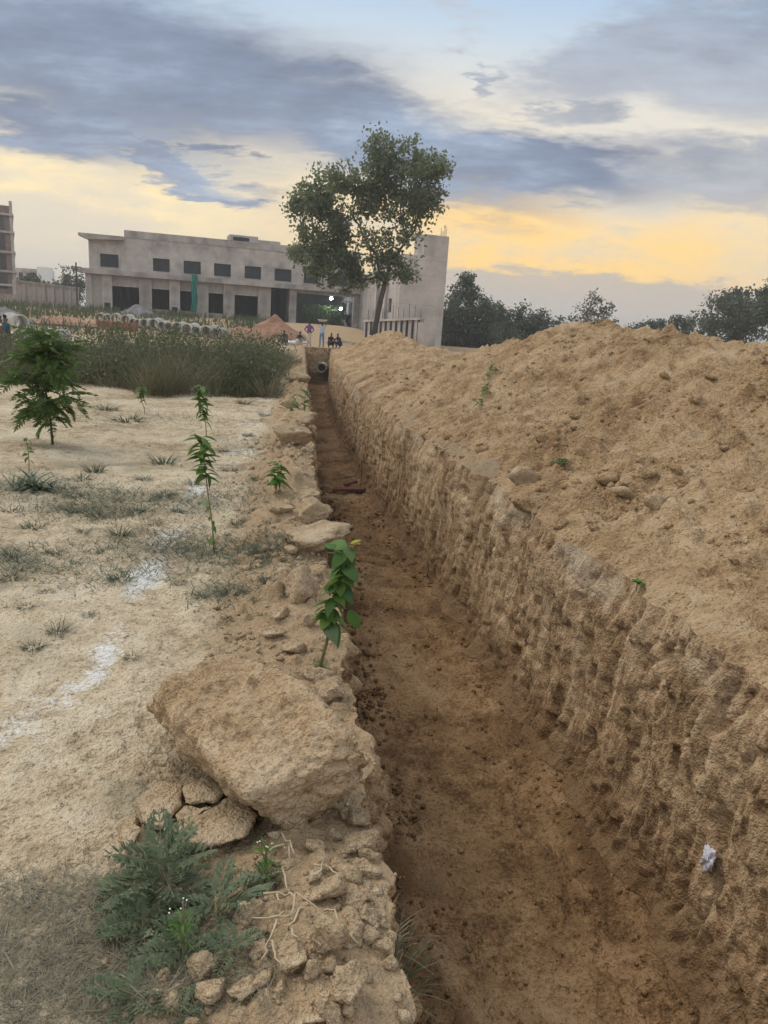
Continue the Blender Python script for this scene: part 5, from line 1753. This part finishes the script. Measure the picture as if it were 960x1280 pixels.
for i, (px, py, w, lab) in enumerate(TUFTS + [(a, b_, c, None) for a, b_, c in SMALL]):
    p = on_ground(px, py)
    sc_ = w * p.y / FPX / 0.26
    mm = (TM + TM2)[(i * 3 + 1) % 7] if i != 2 else TM[0]
    o = link('grass_tuft', mm, loc=(p.x, p.y, p.z - .005), rot=(0, 0, random.uniform(0, 6.28)), scale=(sc_, sc_, sc_ * random.uniform(.5, .8)))
    tag(o, lab or where(px, py, 'tuft', 'small grass tuft'), 'grass tuft', 'grass tufts on the bare ground')


# dry matted grass at the lower left and thin cover in patches
def mats():
    r = np.random.default_rng(51)
    cs_ = [(60, 1185, .30, .16, 1900), (150, 1230, .30, .14, 1700), (30, 1260, .25, .10, 1000), (225, 1235, .22, .12, 900), (110, 1130, .22, .10, 700), (20, 1130, .2, .10, 500), (330, 1265, .16, .06, 500),
           (255, 965, .18, .14, 260), (300, 1050, .14, .08, 300)]
    B_ = []
    for px, py, rx, ry, n in cs_:
        p = P(px, py)
        B_.append(np.stack([r.normal(p.x, rx * .6, n), r.normal(p.y, ry * .7, n)], -1))
    B_ = np.concatenate(B_)
    B_ = B_[(B_[:, 1] > 1.0) & (XL(B_[:, 1]) - B_[:, 0] > .3)]
    n = len(B_)
    a = r.uniform(0, 6.28, n); el = r.uniform(.05, .8, n)
    d = unit(np.stack([np.cos(a), np.sin(a), el], -1))
    V, F = strips(np.stack([B_[:, 0], B_[:, 1], gz(B_[:, 0], B_[:, 1])], -1), d, r.uniform(.018, .075, n), r.uniform(.0012, .0036, n), r.uniform(0, .5, n), r, 3)
    tag(link('dry_grass_mat', mesh_np('dry_grass_mat', V, F, LM_drymat, False)), 'matted dry grey-green grass covering the lower left corner', 'grass', kind='stuff')
    B_ = []
    for px, py, rx, ry, n in ((180, 625, 1.0, .45, 2100), (230, 685, .6, .4, 1700), (110, 640, .5, .3, 1300), (335, 695, .35, .35, 1500), (150, 720, .5, .3, 500), (300, 620, .5, .6, 900), (60, 610, .8, .5, 1600), (290, 740, .25, .25, 500), (20, 700, .5, .35, 900), (320, 560, .5, .8, 700), (130, 520, 1.4, 1.0, 900), (240, 520, 1.5, 1.4, 900)):
        p = P(px, py)
        B_.append(np.stack([r.normal(p.x, rx * .6, n), r.normal(p.y, ry * .6, n)], -1))
    B_ = np.concatenate(B_); n = len(B_)
    a = r.uniform(0, 6.28, n)
    d = unit(np.stack([np.cos(a), np.sin(a), r.uniform(.2, 1.2, n)], -1))
    V, F = strips(np.stack([B_[:, 0], B_[:, 1], gz(B_[:, 0], B_[:, 1])], -1), d, r.uniform(.03, .09, n), r.uniform(.003, .007, n), r.uniform(0, .5, n), r, 2)
    tag(link('ground_cover', mesh_np('ground_cover', V, F, LM_blue, False)), 'thin low grass in patches over the pale ground', 'grass', kind='stuff')


mats()


# ---- single plants
def leaf_mesh(name, L, W, mat, fold=.25, droop=.25, n=6):
    V = []; F = []
    for i in range(n + 1):
        t = i / n
        w = W / 2 * (math.sin(math.pi * min(1, t * 1.02 + .02)) ** .75) * (1 - .25 * t)
        z = -droop * L * t * t
        V += [(t * L, -w, z + fold * w), (t * L, 0, z), (t * L, w, z + fold * w)]
    for i in range(n):
        o = i * 3
        F += [(o, o + 3, o + 4, o + 1), (o + 1, o + 4, o + 5, o + 2)]
    return mesh_np(name, np.array(V), np.array(F), mat)


def frond_mesh(name, L, pairs, leaflet, mat, droop=.35, seed=0):
    """feather-like compound leaf along +x"""
    r = np.random.default_rng(seed)
    pos = []; dr = []; sz = []
    rach = []
    for i in range(pairs + 1):
        t = (i + .6) / (pairs + .6)
        p = np.array([L * t, 0, -droop * L * t * t])
        rach.append(p)
        s = leaflet * (0.55 + .9 * math.sin(math.pi * min(1, .12 + t * .86)))
        for sd in (-1, 1):
            pos.append(p); dr.append([.55 + .2 * t, sd * (1 - .35 * t), -.22 - .25 * droop * t + r.normal() * .08]); sz.append(s)
    pos.append(rach[-1]); dr.append([1, 0, -.5]); sz.append(leaflet)
    V, F = quads(np.array(pos), unit(np.array(dr)), np.array(sz), r, .34)
    # make leaflets lie in the frond plane
    mb = MB(); mb.tube([(0, 0, 0)] + [tuple(p) for p in rach[::max(1, pairs // 4)]], [L * .012] * (1 + len(rach[::max(1, pairs // 4)])), 4, False)
    Vq = np.array(mb.v); Fq = np.array(mb.f)
    return mesh_np(name, np.concatenate([V, Vq]), np.concatenate([F, Fq + len(V)]), mat, False)


def place_leaf(me, root, p, az, el, s, roll=0.0, name='leaf'):
    o = link(name, me, root)
    M = Matrix.Translation(p) @ Matrix.Rotation(az, 4, 'Z') @ Matrix.Rotation(-el, 4, 'Y') @ Matrix.Rotation(roll, 4, 'X') @ Matrix.Scale(s, 4)
    o.matrix_local = M
    return o


# big feathery bush at the left
FM = [frond_mesh('frond', .30, 9, .085, LM_bush, .45, 61 + k) for k in range(4)]
bpp = on_ground(66, 556)
bush = empty('feathery_bush', bpp)
tag(bush, 'bushy dark green sapling with feather-like leaves at the left', 'shrub')
mb = MB(); mb.tube([(0, 0, -.02), (-.01, 0, .25), (-.06, .02, .6), (-.02, 0, 1.0), (.05, 0, 1.32)], [.016, .014, .012, .009, .004], 7)
mb.obj('stem', M_bark, bush, smooth=True)
rb = np.random.default_rng(62)
sub = [((-.04, 0, .5), (-.34, -.1, .86)), ((-.03, 0, .62), (.26, .05, .98)), ((-.02, 0, .75), (-.22, .12, 1.15)), ((0, 0, .4), (.2, -.1, .62)), ((0, 0, .35), (-.24, -.08, .55)), ((0, 0, .9), (.2, -.06, 1.2))]
twigs = []
for a, c in sub:
    a, c = Vector(a), Vector(c)
    MB().tube([a, a.lerp(c, .5) + Vector((0, 0, .03)), c], [.008, .006, .003], 5).obj('branch', M_bark, bush)
    twigs.append((a, c))
for k in range(150):
    if k < 46:
        z = rb.uniform(.22, 1.36); p = Vector((-.03 * z, 0, z))
    else:
        a, c = twigs[k % len(twigs)]; p = a.lerp(c, float(rb.uniform(.35, 1.0)))
    az = rb.uniform(0, 6.28)
    el = rb.uniform(-.5, .5) + .35 * (p.z - .75)
    place_leaf(FM[k % 4], bush, p, az, el, float(rb.uniform(.7, 1.15)), float(rb.normal() * .3), 'frond')


def sapling(name, px, py, toppx, n, leaf_me, label, stemr=.006, zone=(.55, 1.0), lsize=1.0, seed=0, bare=0, el0=.1, lean_y=0.0, ground=None):
    r = np.random.default_rng(seed)
    b0 = ground if ground is not None else on_ground(px, py)
    t = at(toppx[0], toppx[1], b0.y + lean_y) - b0
    root = empty(name, b0); tag(root, label, 'sapling')
    mid = t * .5 + Vector((float(r.normal()) * .02, 0, 0))
    pts = [Vector((0, 0, -.02)), t * .25 + Vector((.008, 0, 0)), mid, t * .78, t]
    MB().tube(pts, [stemr, stemr * .9, stemr * .75, stemr * .55, stemr * .3], 6).obj('stem', M_stem, root, smooth=True)

    def sp(u):
        u = max(0, min(.9999, u)) * 4; i = int(u); return pts[i].lerp(pts[i + 1], u - i)
    for k in range(n):
        u = zone[0] + (zone[1] - zone[0]) * (k + float(r.random())) / n
        az = k * 2.4 + r.normal() * .3
        place_leaf(leaf_me[k % len(leaf_me)], root, sp(u), az, el0 + float(r.normal()) * .35, lsize * float(r.uniform(.7, 1.2)), float(r.normal() * .4))
    for k in range(bare):
        place_leaf(leaf_me[k % len(leaf_me)], root, sp(float(r.uniform(.05, .5))), r.uniform(0, 6.28), -.2, lsize * .6)
    return root


lf_s = [leaf_mesh('leaf', .10, .045, LM_fresh, .3, .5), leaf_mesh('leaf', .085, .05, LM_fresh, .2, .35), leaf_mesh('leaf', .11, .04, LM_bush, .3, .6)]
lf_d = [leaf_mesh('leaf', .09, .04, LM_bush, .3, .5), leaf_mesh('leaf', .075, .045, LM_bush, .2, .4)]
sapling('thin_sapling', 268, 692, (252, 546), 46, lf_s, 'thin bare-stemmed sapling with a tuft of fresh leaves on top', .006, (.64, 1.0), 1.15, 71, 8)
sapling('leafy_sapling', 258, 546, (252, 482), 60, lf_d + lf_s[:1], 'slender dark-leaved sapling behind the thin bare-stemmed one', .007, (.3, 1.0), 1.5, 72)
sapling('tiny_sapling', 181, 518, (176, 484), 30, lf_d, 'tiny dark-leaved sapling near the edge of the tall grass', .006, (.5, 1.0), 1.5, 73)
sapling('yellow_green_sapling', 344, 616, (348, 578), 34, lf_s, 'small yellow-green sapling at the foot of the lip rubble', .006, (.25, 1.0), 1.2, 74)
sapling('lip_seedling', 362, 522, (372, 492), 14, lf_s, 'seedling with fresh green leaves on the lip near the tall grass', .006, (.2, 1.0), 1.5, 75)
sapling('lip_seedling', 380, 515, (382, 488), 12, lf_s, 'right-hand seedling leaning over the trench near the tall grass', .006, (.2, 1.0), 1.4, 76)
sapling('slim_weed', 36, 590, (33, 545), 10, lf_d, 'slim upright weed rising behind the dark leafy clump', .005, (.3, 1.0), 1.0, 77)
# leafy sapling leaning over the trench
lf_l = [leaf_mesh('leaf', .105, .070, LM_lip, .15, .35, 8), leaf_mesh('leaf', .09, .062, LM_lip, .25, .2, 8), leaf_mesh('leaf', .115, .075, LM_lip, .1, .6, 8)]
gp = on_ground(398, 838)
rt = sapling('broad_leaf_sapling', 398, 838, (434, 684), 58, lf_l, 'broad-leaved bright green sapling leaning over the trench lip', .0085, (.36, 1.0), .95, 78, 0, -.25, .05, ground=gp)
ym = leaf_mesh('leaf', .06, .045, LM_yel, .1, .2, 8)
tp = at(440, 680, gp.y + .05) - gp
for k in range(3): tag(place_leaf(ym, rt, tp + Vector((-.005, 0, .0 - .006 * k)), .4 - .9 * k, .5, .9), 'yellowish young leaf at the tip')
fl = place_leaf(lf_l[1], rt, at(442, 770, gp.y) - gp + Vector((-.02, 0, .03)), -.5, -1.0, 1.1, 1.2)
for k in range(8): place_leaf(lf_d[0], rt, Vector((.0 + .004 * k, .0, .01)), k * .8, .5, .55)

# hanging leafy twig at the left edge
tp = at(-8, 752, 4.3)
tw = empty('hanging_twig', on_ground(-40, 800)); tag(tw, 'leafy twig reaching in at the left edge of the picture', 'twig')
rel = tp - tw.location
MB().tube([(0, 0, -.02), rel * .6, rel, at(0, 750, 4.3) - tw.location], [.005, .004, .003, .002], 5).obj('stem', M_stem, tw)
for k, (px, py, az, el) in enumerate(((0, 748, -.1, -.05), (-6, 752, .9, -.4), (-4, 756, -.8, -.6), (-12, 752, 2.5, .2), (-2, 790, -1.2, -1.1))):
    place_leaf(lf_s[k % 2], tw, at(px, py, 4.3) - tw.location, az, el, 1.25)

# broken leafy branch and sprouts on the mound
def vine(name, pxs, n, me_, label, seed, s=1.0):
    r = np.random.default_rng(seed)
    pts = [hit('mound', *q) + Vector((-.02, -.02, .04)) for q in pxs]
    root = empty(name, pts[0]); tag(root, label, 'plant')
    rel = [p - pts[0] for p in pts]
    if len(rel) > 1: MB().tube(rel, .006, 5).obj('stem', M_stem, root)
    for k in range(n):
        u = float(r.random()) * (len(rel) - 1) if len(rel) > 1 else 0
        i = min(int(u), max(0, len(rel) - 2))
        p = rel[i].lerp(rel[i + 1], u - i) if len(rel) > 1 else rel[0]
        place_leaf(me_[k % len(me_)], root, p + Vector((r.normal(size=3) * .02).tolist()), r.uniform(0, 6.28), float(r.uniform(-.2, .9)), s * float(r.uniform(.7, 1.2)))
    return root


vine('fallen_branch', [(602, 508), (608, 490), (612, 470), (620, 455)], 44, lf_d + lf_s[:1], 'leafy green branch lying on the far slope of the mound', 81, 1.25)
vine('mound_weed', [(694, 582), (704, 580), (713, 581)], 40, lf_d, 'dark green weed tuft low on the mound slope', 82, .75)
sw = hit('mound', 800, 730)
try: sw = min((hit('mound', 800, 728), hit('wall', 800, 728)), key=lambda v: v.y)
except Exception: pass
sr = empty('green_sprout', sw + Vector((-.03, -.03, .02))); tag(sr, 'small bright green sprout on the edge above the right trench wall', 'plant')
for k in range(14): place_leaf(lf_s[k % 2], sr, Vector((0, 0, .01)), k * 2.4, .3 + .05 * k, .62)
MB().tube([(0, 0, -.05), (0, 0, .03)], .004, 5).obj('stem', M_stem, sr)

# dark leafy clump at the left
cl = on_ground(38, 612)
ck = empty('leafy_clump', cl); tag(ck, 'wide dark green leafy clump on the ground at the left', 'weed')
lc = [leaf_mesh('leaf', .30, .032, LM_grey, .3, .55), leaf_mesh('leaf', .24, .036, LM_blue, .3, .4), leaf_mesh('leaf', .27, .03, LM_blue, .3, .7)]
rc_ = np.random.default_rng(91)
for k in range(90):
    place_leaf(lc[k % 3], ck, Vector((float(rc_.normal()) * .10, float(rc_.normal()) * .06, .0)), rc_.uniform(0, 6.28), float(rc_.uniform(.1, 1.2)), float(rc_.uniform(.6, 1.1)))


# ---- ferny grey weeds in the foreground
def ferny_leaf(seed, L, mat):
    """deeply cut leaf along +x: lobes with side lobes"""
    r = np.random.default_rng(seed)
    V = []; F = []

    def dia(p, d, ln, w, dz=0.0):
        d = np.array(d) / np.linalg.norm(d); s = np.array([-d[1], d[0], 0])
        p = np.array(p); q = p + d * ln
        z = np.array([0, 0, 1]) * dz
        o = len(V)
        V.extend([p, p + d * ln * .45 + s * w / 2 + z * ln * .35, q + z * ln * .1, p + d * ln * .45 - s * w / 2 + z * ln * .35])
        F.append((o, o + 3, o + 2, o + 1))
    n = 6
    dr_ = .38
    for i in range(n + 1):
        t = (i + .8) / (n + .8)
        p = np.array([L * t, 0, -dr_ * L * t * t])
        lob = L * .36 * math.sin(math.pi * (.18 + .72 * t)) + .01
        if i < n:
            p2_ = np.array([L * (t + 1 / n), 0, -dr_ * L * (t + 1 / n) ** 2])
            dia(p - (p2_ - p) * .3, p2_ - p + 1e-6, L / n * 1.7, L * .035)
        for sd in (-1, 1):
            d = np.array([.75, sd, -.10 + r.normal() * .1])
            dia(p, d, lob, lob * .30, .2)
            for f, k in ((.40, 1), (.40, -1), (.66, 1), (.66, -1)):
                du = d / np.linalg.norm(d)
                dd = np.array([du[0] - k * du[1] * .9, du[1] + k * du[0] * .9, du[2]])
                dia(p + du * lob * f, dd, lob * .46, lob * .21, .15)
    dia(np.array([L * .93, 0, -dr_ * L * .86]), [1, 0, -.6], L * .12, L * .05)
    return mesh_np('leaf', np.array(V), np.array(F), mat, False)


FL = [ferny_leaf(101 + k, .155, LM_grey) for k in range(4)]


def ferny(px, py, n, s, label, seed, hgt=.06, flowers=False, spread=1.0):
    r = np.random.default_rng(seed)
    b0 = on_ground(px, py)
    root = empty('ferny_weed', b0); tag(root, label, 'weed', 'ferny weeds in the foreground')
    MB().tube([(0, 0, -.02), (.004, 0, hgt * .5), (0, 0.004, hgt)], [.006, .005, .003], 6).obj('stem', M_stem, root)
    for k in range(n):
        t = (k + .5) / n
        el = -.05 + 1.15 * t + r.normal() * .12
        place_leaf(FL[k % 4], root, Vector((0, 0, hgt * t)), k * 2.4 + r.normal() * .25, float(el), s * float(r.uniform(.8, 1.15)) * (1.1 - .45 * t * t), float(r.normal() * .25))
    if flowers:
        mb = MB()
        stalk = MB().tube([(0, 0, hgt), (.006, 0, hgt + .05), (.0, .005, hgt + .11)], .0022, 5).obj('flower_stalk', M_stem, root)
        for k in range(5):
            c = Vector((float(r.normal()) * .018, float(r.normal()) * .018, hgt + .09 + .02 * float(r.random())))
            fm = MB(); fm.lathe([(0, -.001), (.0024, 0), (.002, .0015), (0, .002)], 7)
            fm.obj('flower', M_white, root, loc=c)
            MB().tube([Vector((0, 0, hgt + .05)), c], .001, 4).obj('flower_stem', M_stem, root)
        for k in range(26):
            place_leaf(lf_n, root, Vector((0, 0, hgt + .09 * float(r.random()))), r.uniform(0, 6.28), float(r.uniform(.3, 1.1)), float(r.uniform(.7, 1.2)))
    return root


lf_n = leaf_mesh('leaf', .045, .006, LM_fresh, .2, .3, 4)
ferny(205, 1112, 17, 1.05, 'large grey-green ferny weed in front of the cracked slab', 111, .09)
ferny(272, 1140, 9, .8, 'grey-green ferny weed spreading between the large one and the root heap', 112, .04)
ferny(178, 1165, 10, .75, 'low ferny weed at the lower left of the large one', 113, .04)
ferny(228, 1205, 12, .58, 'ferny weed with tiny white flowers near the bottom edge', 114, .07, True)
ferny(165, 1252, 8, .62, 'pale flat ferny weed at the bottom edge left of the flowering one', 115, .02)
ferny(330, 1105, 10, .42, 'small fresh green weed with tiny white flowers beside the roots', 116, .03, True)
ferny(225, 1275, 8, .5, 'small ferny weed right at the bottom edge below the flowering one', 117, .02)
ferny(290, 1195, 7, .5, 'small ferny weed beside the pale clods near the bottom edge', 119, .03)

# grass growing on the lip at the bottom
p = P(505, 1235, -.05)
o = link('grass_tuft', tuft_mesh(55, 160, .17, .004, .16, LM_reed, .7), loc=(float(XL(p.y)) - .01, p.y, -.05)); tag(o, 'green grass tuft hanging over the lip at the bottom edge', 'grass tuft')
o = link('grass_tuft', tuft_mesh(56, 110, .13, .003, .16, LM_straw, .9), loc=(float(XL(1.62)) - .04, 1.62, 0.02)); tag(o, 'wispy dry tuft on the lip above the hanging green grass', 'grass tuft')

# dry roots hanging out of the heap
rr_ = random.Random(8)
paths = [[(323, 1083), (352, 1074), (360, 1075), (362, 1090)], [(350, 1060), (362, 1068), (369, 1085)], [(392, 1096), (412, 1098), (422, 1112), (428, 1125)],
         [(330, 1134), (358, 1130), (372, 1138), (398, 1156)], [(372, 1138), (362, 1160), (345, 1168), (314, 1164)], [(354, 1104), (358, 1128)], [(382, 1150), (362, 1175), (358, 1182), (352, 1206), (350, 1202)],
         [(352, 1158), (340, 1180), (335, 1205), (325, 1220)], [(340, 1195), (341, 1210), (352, 1228)], [(404, 1152), (418, 1158), (432, 1190), (438, 1203)], [(420, 1172), (432, 1186), (448, 1200)], [(360, 1180), (372, 1190)],
         [(396, 1110), (405, 1086)], [(344, 1130), (349, 1145)]]
rt = empty('dry_roots', on_ground(370, 1150)); tag(rt, 'pale dry roots trailing over the crumbled heap at the lip', 'roots')
for pth in paths:
    pts = []
    for k, (px, py) in enumerate(pth):
        g = on_ground(px, py); pts.append(g + Vector((0, 0, .035 + .015 * rr_.random())) - rt.location)
    fin = []
    for i in range(len(pts) - 1):
        for t in (0, .33, .66): fin.append(pts[i].lerp(pts[i + 1], t) + Vector((rr_.gauss(0, .003), rr_.gauss(0, .003), rr_.gauss(0, .004))))
    fin.append(pts[-1])
    MB().tube(fin, [.0034 - .0018 * i / len(fin) for i in range(len(fin))], 5).obj('root', M_root, rt, smooth=True)

# crumpled plastic bag on the right wall
bgp = hit('wall', 893, 1075)
V, F = ICO[4]
r_ = 0.06 * (1 + .5 * fbm3(V, 2.2, 4, 7) - .35 * np.abs(fbm3(V, 4.0, 3, 9)))
mt, b = material('thin_plastic')
b.put(b.bs.inputs['Base Color'], (0.72, 0.70, 0.76, 1)); b.bs.inputs['Roughness'].default_value = .35; b.bs.inputs['Specular IOR Level'].default_value = .5
b.bs.inputs['Transmission Weight'].default_value = .25
o = link('plastic_bag', mesh_np('plastic_bag', V * r_[:, None] * np.array([.45, .8, 1.15]), F, mt, False), loc=bgp + Vector((-.03, 0, 0)), rot=(0.3, 0, 0)); tag(o, 'crumpled white plastic bag stuck on the right trench wall', 'bag')
# ------------------------------------------------------------------ evening haze
hz_m = bpy.data.materials.new('haze_air'); hz_m.use_nodes = True
hb_ = NB(hz_m.node_tree)
pv_ = hb_.n('ShaderNodeVolumePrincipled')
pv_.inputs['Color'].default_value = (0.95, 0.93, 0.90, 1)
pv_.inputs['Density'].default_value = 0.0011
pv_.inputs['Anisotropy'].default_value = 0.35
ho_ = hb_.n('ShaderNodeOutputMaterial'); hz_m.node_tree.links.new(pv_.outputs[0], ho_.inputs['Volume'])
hz = MB().box(-1700, 1700, -1700, 1700, -4.0, 22.0).obj('haze', hz_m)
tag(hz, 'thin pale evening haze over the whole site', 'haze', kind='stuff')
SC.cycles.volume_bounces = 0
